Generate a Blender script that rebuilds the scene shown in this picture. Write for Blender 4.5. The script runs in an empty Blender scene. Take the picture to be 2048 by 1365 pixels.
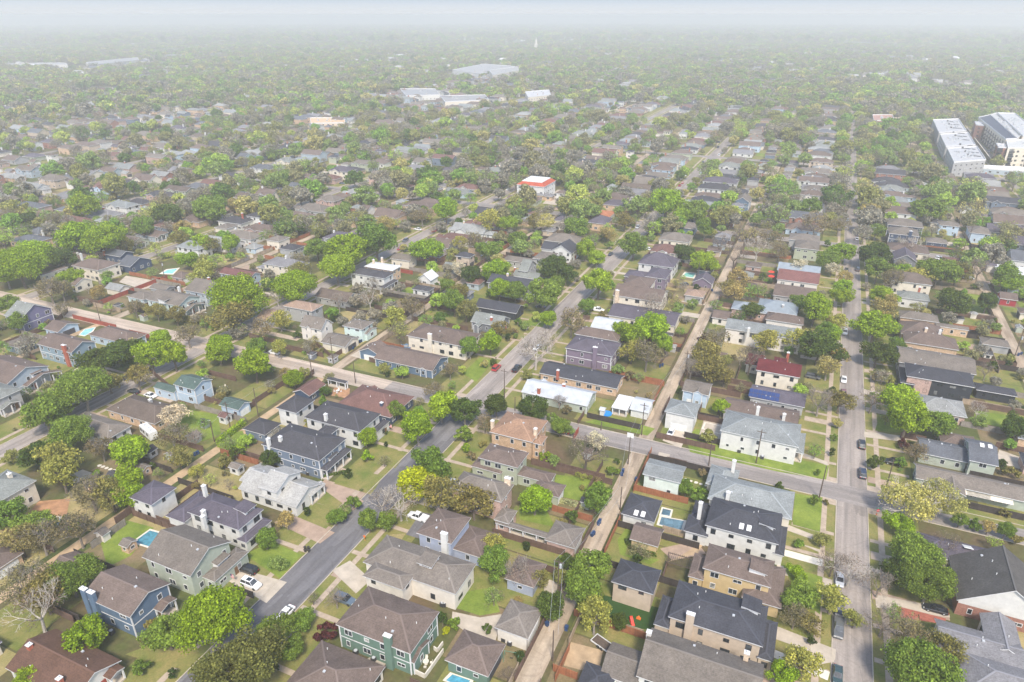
import bpy, math, random
import numpy as np
from mathutils import Vector, Matrix
R = random.Random(7)
NR = np.random.RandomState(11)
scn = bpy.context.scene
# ---------------------------------------------------------------- camera (drone at 112 m)
F = 1380.; VX, VY = 1703., 30.; CX, CY = 1024., 682.5; H = 112.
PIT = math.atan((CY-VY)/F); YAW = math.atan((VX-CX)/(F/math.cos(PIT)))
fh = (-math.sin(YAW), math.cos(YAW)); RT = (math.cos(YAW), math.sin(YAW), 0)
FW = (fh[0]*math.cos(PIT), fh[1]*math.cos(PIT), -math.sin(PIT))
UP = (fh[0]*math.sin(PIT), fh[1]*math.sin(PIT), math.cos(PIT))
def G(u, v, z=0.):                                   # where a sight line meets height z
    a = (u-CX)/F; b = (CY-v)/F
    d = [FW[i]+a*RT[i]+b*UP[i] for i in range(3)]
    t = (z-H)/d[2]; return d[0]*t, d[1]*t
def PR(x, y, z=0.):
    p = (x, y, z-H); f = sum(p[i]*FW[i] for i in range(3))
    if f < 1: return -9999, -9999, f
    return CX+F*sum(p[i]*RT[i] for i in range(3))/f, CY-F*sum(p[i]*UP[i] for i in range(3))/f, f
cam = bpy.data.cameras.new("camera"); co = bpy.data.objects.new("camera", cam); scn.collection.objects.link(co)
co.matrix_world = Matrix(((RT[0], UP[0], -FW[0], 0), (RT[1], UP[1], -FW[1], 0), (RT[2], UP[2], -FW[2], H), (0, 0, 0, 1)))
cam.sensor_width = 36; cam.lens = 36*F/2048; cam.clip_start = .5; cam.clip_end = 40000
scn.camera = co
# ---------------------------------------------------------------- sky, sun, exposure
HZD = .00042
SE, SA = math.radians(52), math.radians(150)         # sun elevation; azimuth clockwise from +Y
w = bpy.data.worlds.new("World"); scn.world = w; w.use_nodes = True
wn = w.node_tree.nodes; bg = wn["Background"]; sk = wn.new("ShaderNodeTexSky"); sk.sky_type = 'NISHITA'
sk.sun_disc = False; sk.sun_elevation = SE; sk.sun_rotation = SA; sk.air_density = 1.0; sk.dust_density = 1.5; sk.ozone_density = 1.2; sk.altitude = 100
tcw = wn.new("ShaderNodeTexCoord"); sxw = wn.new("ShaderNodeSeparateXYZ"); w.node_tree.links.new(tcw.outputs['Generated'], sxw.inputs[0])
rw_ = wn.new("ShaderNodeValToRGB"); e = rw_.color_ramp.elements; e.new(.5); e.new(.7)      # pale veil low on the horizon, blue just above it
for q, (p_, c_) in enumerate(((.0, (.84, .87, .91)), (.010, (.80, .86, .92)), (.024, (.58, .70, .88)), (.12, (.6, .74, .92)))): e[q].position = p_; e[q].color = (*c_, 1)
vm = wn.new("ShaderNodeVectorMath"); vm.operation = 'SCALE'; vm.inputs[3].default_value = 3.2; mrg = wn.new("ShaderNodeMapRange"); mrg.inputs[1].default_value = .03; mrg.inputs[2].default_value = .18
mxw = wn.new("ShaderNodeMix"); mxw.data_type = 'RGBA'; LK = w.node_tree.links.new; LK(sxw.outputs[2], rw_.inputs[0]); LK(rw_.outputs[0], vm.inputs[0]); LK(sxw.outputs[2], mrg.inputs[0]); LK(mrg.outputs[0], mxw.inputs[0]); LK(vm.outputs[0], mxw.inputs[6]); LK(sk.outputs[0], mxw.inputs[7]); LK(mxw.outputs[2], bg.inputs[0]); bg.inputs[1].default_value = .08
sun = bpy.data.lights.new("sun", 'SUN'); so = bpy.data.objects.new("sun", sun); scn.collection.objects.link(so)
sun.energy = 1.5; sun.angle = math.radians(10); sun.color = (1, .91, .78)
so.rotation_euler = Vector((math.sin(SA)*math.cos(SE), math.cos(SA)*math.cos(SE), math.sin(SE))).to_track_quat('Z', 'Y').to_euler()
scn.view_settings.view_transform = 'Standard'; scn.view_settings.look = 'None'; scn.view_settings.gamma = 1
scn.view_settings.exposure = 1.86
scn.cycles.max_bounces = 5; scn.cycles.diffuse_bounces = 3; scn.cycles.volume_bounces = 1; scn.cycles.transparent_max_bounces = 4
scn.cycles.transmission_bounces = 2; scn.cycles.glossy_bounces = 2
# ---------------------------------------------------------------- materials
def mat(name, build):
    m = bpy.data.materials.new(name); m.use_nodes = True; nt = m.node_tree
    bs = nt.nodes.get("Principled BSDF"); build(nt, bs); return m
def N(nt, t, **k):
    n = nt.nodes.new(t)
    for a, b in k.items(): setattr(n, a, b)
    return n
def ramp(nt, fac, stops):
    r = N(nt, "ShaderNodeValToRGB"); e = r.color_ramp.elements
    while len(e) < len(stops): e.new(.5)
    for i, (p, c) in enumerate(stops): e[i].position = p; e[i].color = (*c, 1) if len(c) == 3 else c
    nt.links.new(fac, r.inputs[0]); return r.outputs[0]
def mul(nt, a, b, f=1., mode='MULTIPLY'):
    m = N(nt, "ShaderNodeMix", data_type='RGBA', blend_type=mode); m.inputs[0].default_value = f
    if not isinstance(f, float): nt.links.new(f, m.inputs[0])
    for s, q in ((6, a), (7, b)):
        if hasattr(q, 'links'): nt.links.new(q, m.inputs[s])
        else: m.inputs[s].default_value = (*q, 1)
    return m.outputs[2]
def noise(nt, vec, sc, det=3, rough=.6, dist=0):
    n = N(nt, "ShaderNodeTexNoise"); n.inputs['Scale'].default_value = sc; n.inputs['Detail'].default_value = det
    n.inputs['Roughness'].default_value = rough; n.inputs['Distortion'].default_value = dist
    nt.links.new(vec, n.inputs['Vector']); return n.outputs['Fac']
def pos(nt): return N(nt, "ShaderNodeNewGeometry").outputs['Position']
def g3(x): return (x, x, x)
def setc(nt, bs, c, rough=.85):
    if hasattr(c, 'links'): nt.links.new(c, bs.inputs['Base Color'])
    else: bs.inputs['Base Color'].default_value = (*c, 1)
    bs.inputs['Roughness'].default_value = rough; bs.inputs['Specular IOR Level'].default_value = .25
def bump(nt, bs, h, s, d=.05):
    b = N(nt, "ShaderNodeBump"); b.inputs['Strength'].default_value = s; b.inputs['Distance'].default_value = d
    nt.links.new(h, b.inputs['Height']); nt.links.new(b.outputs[0], bs.inputs['Normal'])
def objcol(nt): return N(nt, "ShaderNodeObjectInfo").outputs['Color']
def m_shingle(nt, bs):
    p = pos(nt); a = ramp(nt, noise(nt, p, 2.6, 5, .8), [(.3, g3(.55)), (.7, g3(1.32))])
    b = ramp(nt, noise(nt, p, .3, 4, .7), [(.3, (.78, .77, .76)), (.7, (1.18, 1.16, 1.13))])
    sx = N(nt, "ShaderNodeSeparateXYZ"); nt.links.new(p, sx.inputs[0])
    wv = N(nt, "ShaderNodeMath", operation='FRACT'); mm = N(nt, "ShaderNodeMath", operation='MULTIPLY'); mm.inputs[1].default_value = 7.
    nt.links.new(sx.outputs[2], mm.inputs[0]); nt.links.new(mm.outputs[0], wv.inputs[0])
    c = ramp(nt, wv.outputs[0], [(0, g3(.82)), (.3, g3(1.))])
    setc(nt, bs, mul(nt, mul(nt, mul(nt, objcol(nt), a), b), c), .9)
def m_ridge(nt, bs): setc(nt, bs, mul(nt, objcol(nt), g3(1.22)), .9)
def m_metalroof(nt, bs):
    p = pos(nt); a = ramp(nt, noise(nt, p, .5, 4, .6), [(.3, g3(.82)), (.7, g3(1.1))])
    setc(nt, bs, mul(nt, objcol(nt), a), .5)
def m_siding(nt, bs):
    p = pos(nt); a = ramp(nt, noise(nt, p, .8, 4, .6), [(.3, g3(.88)), (.7, g3(1.07))])
    sx = N(nt, "ShaderNodeSeparateXYZ"); nt.links.new(p, sx.inputs[0])
    mm = N(nt, "ShaderNodeMath", operation='MULTIPLY'); mm.inputs[1].default_value = 5.
    f = N(nt, "ShaderNodeMath", operation='FRACT'); nt.links.new(sx.outputs[2], mm.inputs[0]); nt.links.new(mm.outputs[0], f.inputs[0])
    c = ramp(nt, f.outputs[0], [(0, g3(.8)), (.2, g3(1.))])
    setc(nt, bs, mul(nt, mul(nt, objcol(nt), a), c), .75)
def m_brick(nt, bs):
    p = pos(nt); sx = N(nt, "ShaderNodeSeparateXYZ"); nt.links.new(p, sx.inputs[0])
    ad = N(nt, "ShaderNodeMath", operation='ADD'); nt.links.new(sx.outputs[0], ad.inputs[0]); nt.links.new(sx.outputs[1], ad.inputs[1])
    cb = N(nt, "ShaderNodeCombineXYZ"); nt.links.new(ad.outputs[0], cb.inputs[0]); nt.links.new(sx.outputs[2], cb.inputs[1])
    br = N(nt, "ShaderNodeTexBrick"); nt.links.new(cb.outputs[0], br.inputs['Vector'])
    br.inputs['Scale'].default_value = 2.2; br.inputs['Color1'].default_value = (1.1, 1.05, 1, 1); br.inputs['Color2'].default_value = (.72, .7, .7, 1)
    br.inputs['Mortar'].default_value = (1.25, 1.3, 1.3, 1); br.inputs['Mortar Size'].default_value = .03
    a = ramp(nt, noise(nt, p, 1.2, 4, .7), [(.3, g3(.75)), (.7, g3(1.2))])
    setc(nt, bs, mul(nt, mul(nt, objcol(nt), br.outputs['Color']), a), .9)
def m_obj(nt, bs): setc(nt, bs, mul(nt, objcol(nt), ramp(nt, noise(nt, pos(nt), 1.5, 3), [(.3, g3(.85)), (.7, g3(1.1))])), .7)
def m_trim(nt, bs): setc(nt, bs, ramp(nt, noise(nt, pos(nt), 1.2, 3), [(.3, g3(.56)), (.7, g3(.72))]), .6)
def m_glass(nt, bs):
    setc(nt, bs, mul(nt, ramp(nt, noise(nt, pos(nt), 1.1, 2), [(.35, g3(.5)), (.65, g3(1.4))]), ramp(nt, N(nt, 'ShaderNodeObjectInfo').outputs['Random'], [(0, (.012, .017, .024)), (.6, (.04, .05, .062)), (.8, (.09, .10, .11)), (1, (.33, .33, .31))])), .12); bs.inputs['Specular IOR Level'].default_value = .6
def m_paint(nt, bs): setc(nt, bs, objcol(nt), .3); bs.inputs['Coat Weight'].default_value = .6; bs.inputs['Specular IOR Level'].default_value = .5
def m_fence(nt, bs):
    p = pos(nt); sx = N(nt, "ShaderNodeSeparateXYZ"); nt.links.new(p, sx.inputs[0])
    ad = N(nt, "ShaderNodeMath", operation='ADD'); nt.links.new(sx.outputs[0], ad.inputs[0]); nt.links.new(sx.outputs[1], ad.inputs[1])
    cb = N(nt, "ShaderNodeCombineXYZ"); nt.links.new(ad.outputs[0], cb.inputs[0])
    a = ramp(nt, noise(nt, cb.outputs[0], 3.5, 5, .8), [(.3, g3(.55)), (.7, g3(1.35))])
    b = ramp(nt, noise(nt, p, .6, 3), [(.3, g3(.75)), (.7, g3(1.2))])
    setc(nt, bs, mul(nt, mul(nt, objcol(nt), a), b), .9)
def m_bark(nt, bs):
    setc(nt, bs, mul(nt, objcol(nt), ramp(nt, noise(nt, pos(nt), 3, 4, .7), [(.3, g3(.65)), (.7, g3(1.3))])), .95)
def leafshader(nt, col, lo=.5, hi=1.5):
    nt.nodes.remove(nt.nodes["Principled BSDF"]); geo = N(nt, "ShaderNodeNewGeometry")
    col = mul(nt, col, ramp(nt, geo.outputs['Random Per Island'], [(0, g3(lo)), (.55, g3(1.)), (1, (hi*1.05, hi, hi*.9))]))
    col = mul(nt, col, ramp(nt, noise(nt, geo.outputs['Position'], .45, 3, .7), [(.3, g3(.68)), (.7, (1.3, 1.25, 1.1))]))
    d = N(nt, "ShaderNodeBsdfDiffuse"); t = N(nt, "ShaderNodeBsdfTranslucent"); mx = N(nt, "ShaderNodeMixShader"); mx.inputs[0].default_value = .38
    nt.links.new(col, d.inputs[0]); nt.links.new(col, t.inputs[0]); nt.links.new(d.outputs[0], mx.inputs[1]); nt.links.new(t.outputs[0], mx.inputs[2])
    nt.links.new(mx.outputs[0], nt.nodes["Material Output"].inputs[0])
def m_leaf(nt, bs): leafshader(nt, objcol(nt))
def m_leafmix(nt, bs):                                # each tree of a mass takes the colour of one kind
    rd = N(nt, "ShaderNodeObjectInfo").outputs['Random']
    r = N(nt, "ShaderNodeValToRGB"); r.color_ramp.interpolation = 'CONSTANT'; e = r.color_ramp.elements
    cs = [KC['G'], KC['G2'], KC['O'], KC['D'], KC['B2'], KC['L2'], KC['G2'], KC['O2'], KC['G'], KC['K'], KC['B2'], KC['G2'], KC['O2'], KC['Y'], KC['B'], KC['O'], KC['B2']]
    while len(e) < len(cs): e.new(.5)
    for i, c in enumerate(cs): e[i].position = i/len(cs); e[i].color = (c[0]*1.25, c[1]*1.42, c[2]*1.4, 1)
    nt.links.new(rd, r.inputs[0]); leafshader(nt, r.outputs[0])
KC = dict(L=(.265, .395, .03), L2=(.30, .38, .07), G=(.185, .285, .052), G2=(.21, .26, .08), D=(.095, .145, .032), O=(.25, .235, .08), O2=(.245, .215, .12), Y=(.37, .385, .10), YP=(.46, .46, .16),
          K=(.38, .32, .13), B=(.27, .225, .19), B2=(.255, .22, .195), W=(.58, .55, .44), R=(.11, .035, .04), YL=(.45, .50, .02), D2=(.17, .175, .055), E=(.055, .095, .025))
MT = {k: mat(k, f) for k, f in dict(shingle=m_shingle, ridge=m_ridge, metal_roofing=m_metalroof, siding=m_siding, brick=m_brick, painted=m_obj, trim=m_trim,
      glass=m_glass, car_paint=m_paint, fence_wood=m_fence, bark=m_bark, leaf=m_leaf, leaf_mass=m_leafmix).items()}
def flat(name, c, rough=.8, var=.12, sc=1.):
    def b(nt, bs): setc(nt, bs, mul(nt, c, ramp(nt, noise(nt, pos(nt), sc, 4, .65), [(.3, g3(1-var)), (.7, g3(1+var))])), rough)
    MT[name] = mat(name, b)
flat('concrete', (.43, .375, .305), .9, .16, .5); flat('path_concrete', (.38, .305, .235), .9, .2, .7); flat('rubber', (.015, .015, .016)); flat('tan_dirt', (.40, .29, .18), 1, .25, .4)
flat('red_dirt', (.36, .20, .11), 1, .3, .5); flat('lamp_white', (.66, .66, .64), .3); flat('lamp_red', (.4, .02, .02), .3); flat('dark_metal', (.05, .05, .055), .5)
flat('pole_wood', (.10, .075, .06), .9, .3, 2.); flat('galvanised', (.42, .44, .46), .5); flat('bin_blue', (.02, .05, .13), .6); flat('solar', (.03, .055, .16), .2)
flat('driveway_brown', (.34, .25, .19), .9, .2, .5); flat('brick_paving', (.30, .10, .07), .9, .3, 1.5); flat('stone_white', (.62, .58, .50), .8, .12, 1.)
def m_ground(nt, bs):
    p = pos(nt)
    a = ramp(nt, noise(nt, p, .06, 5, .65, .4), [(.30, (.125, .085, .052)), (.44, (.105, .088, .04)), (.58, (.085, .10, .03)), (.75, (.05, .072, .02))])
    b = ramp(nt, noise(nt, p, .9, 5, .7), [(.3, g3(.72)), (.7, g3(1.25))])
    setc(nt, bs, mul(nt, a, b), 1)
MT['ground'] = mat('ground', m_ground)
def grassmat(name, c1, c2):
    def b(nt, bs):
        p = pos(nt); a = ramp(nt, noise(nt, p, .16, 5, .7, .3), [(.32, c1), (.66, c2)])
        setc(nt, bs, mul(nt, a, ramp(nt, noise(nt, p, 2.5, 4, .7), [(.3, g3(.78)), (.7, g3(1.2))])), 1)
    MT[name] = mat(name, b)
grassmat('lush_grass', (.22, .27, .045), (.10, .155, .022)); grassmat('mown_grass', (.255, .21, .08), (.115, .15, .03)); grassmat('dry_grass', (.36, .28, .14), (.21, .195, .07))
grassmat('turf', (.02, .055, .012), (.03, .07, .015)); grassmat('worn_yard', (.23, .165, .10), (.13, .12, .05))
def roadmat(name, c, c2, sc=.25):
    def b(nt, bs):
        p = pos(nt); mp = N(nt, "ShaderNodeMapping"); mp.inputs['Scale'].default_value = sc3[name]; nt.links.new(p, mp.inputs[0])
        a = ramp(nt, noise(nt, mp.outputs[0], sc, 5, .6), [(.32, c), (.68, c2)])
        a = mul(nt, a, ramp(nt, noise(nt, p, 1.6, 5, .75), [(.3, g3(.84)), (.7, g3(1.14))]))
        vo = N(nt, "ShaderNodeTexVoronoi", feature='DISTANCE_TO_EDGE'); vo.inputs['Scale'].default_value = .16; nt.links.new(p, vo.inputs['Vector'])
        a = mul(nt, a, ramp(nt, vo.outputs[0], [(.0, g3(.8)), (.012, g3(1.))]))
        mp2 = N(nt, "ShaderNodeMapping"); mp2.inputs['Scale'].default_value = sc3[name]; nt.links.new(p, mp2.inputs[0])
        v2 = N(nt, "ShaderNodeTexVoronoi", distance='CHEBYCHEV'); v2.inputs['Scale'].default_value = .45; nt.links.new(mp2.outputs[0], v2.inputs['Vector'])
        s2 = N(nt, "ShaderNodeSeparateXYZ"); nt.links.new(v2.outputs['Color'], s2.inputs[0]); a = mul(nt, a, ramp(nt, s2.outputs[0], [(0, g3(.80)), (1, g3(1.14))]))
        mp3 = N(nt, "ShaderNodeMapping"); mp3.inputs['Scale'].default_value = tuple(1. if q == 1 else .02 for q in sc3[name]); nt.links.new(p, mp3.inputs[0])
        a = mul(nt, a, ramp(nt, noise(nt, mp3.outputs[0], .9, 3, .6), [(.35, g3(.84)), (.62, g3(1.1))]))
        setc(nt, bs, a, .85)
    MT[name] = mat(name, b)
sc3 = dict(asphalt_grey=(1, .15, 1), asphalt_dark=(1, .2, 1), concrete_road=(.15, 1, 1), alley_surface=(1, .3, 1), asphalt_cross=(.15, 1, 1))
roadmat('asphalt_grey', (.22, .195, .18), (.33, .285, .25)); roadmat('asphalt_dark', (.125, .122, .13), (.185, .178, .182)); roadmat('concrete_road', (.36, .29, .23), (.46, .38, .31))
roadmat('alley_surface', (.30, .23, .165), (.44, .36, .27)); roadmat('asphalt_cross', (.21, .19, .18), (.30, .265, .24))
def m_pool(nt, bs): setc(nt, bs, mul(nt, objcol(nt), ramp(nt, noise(nt, pos(nt), .7, 3, .6, 1.), [(.35, g3(.7)), (.65, g3(1.25))])), .06)
MT['pool_water'] = mat('pool_water', m_pool)
# ---------------------------------------------------------------- mesh helpers
class MB:
    def __init__(s): s.v = []; s.f = []; s.m = []
    def face(s, pts, mi=0):
        n = len(s.v); s.v += [tuple(p) for p in pts]; s.f.append(tuple(range(n, n+len(pts)))); s.m.append(mi)
    def box(s, x0, x1, y0, y1, z0, z1, mi=0, top=True, tx=0., ty=0.):
        n = len(s.v)
        s.v += [(x0, y0, z0), (x1, y0, z0), (x1, y1, z0), (x0, y1, z0), (x0+tx, y0+ty, z1), (x1-tx, y0+ty, z1), (x1-tx, y1-ty, z1), (x0+tx, y1-ty, z1)]
        for f in ((0, 1, 5, 4), (1, 2, 6, 5), (2, 3, 7, 6), (3, 0, 4, 7), (4, 5, 6, 7), (3, 2, 1, 0)): s.f.append(tuple(n+i for i in f)); s.m.append(mi)
    def tube(s, p, q, r0, r1, n=5, mi=0, cap=True):
        p = Vector(p); q = Vector(q); d = (q-p); 
        if d.length < 1e-5: return
        d.normalize(); a = d.orthogonal().normalized(); b = d.cross(a); k = len(s.v)
        for c, r in ((p, r0), (q, r1)):
            for i in range(n):
                t = 2*math.pi*i/n; s.v.append(tuple(c+a*(r*math.cos(t))+b*(r*math.sin(t))))
        for i in range(n):
            j = (i+1) % n; s.f.append((k+i, k+j, k+n+j, k+n+i)); s.m.append(mi)
        if cap: s.f.append(tuple(k+n+i for i in range(n))); s.m.append(mi)
    def mesh(s, name, mats):
        me = bpy.data.meshes.new(name); me.from_pydata(s.v, [], s.f)
        for x in mats: me.materials.append(MT[x] if isinstance(x, str) else x)
        if len(mats) > 1: me.polygons.foreach_set('material_index', s.m)
        me.update(); return me
def link(name, me, parent=None, loc=(0, 0, 0), col=None, rz=0.):
    o = bpy.data.objects.new(name, me); scn.collection.objects.link(o); o.location = loc
    if rz: o.rotation_euler.z = rz
    if parent: o.parent = parent
    if col: o.color = (*col, 1)
    return o
ALLT = []                                            # every thing, for the labels
def thing(name, cat, loc, label=None, group=None, noun=None, rz=0., me=None, col=None):
    o = link(name, me, None, loc, col, rz); o['category'] = cat
    if label: o['label'] = label
    if group: o['group'] = group
    ALLT.append((o, noun)); return o
def struct(name, me, loc=(0, 0, 0), kind='structure', col=None):
    o = link(name, me, None, loc, col); o['kind'] = kind; return o
LV = [0]
def sheet(name, pts, m, z):
    LV[0] += 1; z += (LV[0] % 7)*.0007; b = MB(); b.face([(x, y, z) for x, y in pts]); me = b.mesh(name, [m])
    if me.polygons[0].normal.z < 0: me.flip_normals()
    return struct(name, me)
def rect(name, x0, x1, y0, y1, m, z): return sheet(name, [(x0, y0), (x1, y0), (x1, y1), (x0, y1)], m, z)
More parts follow.
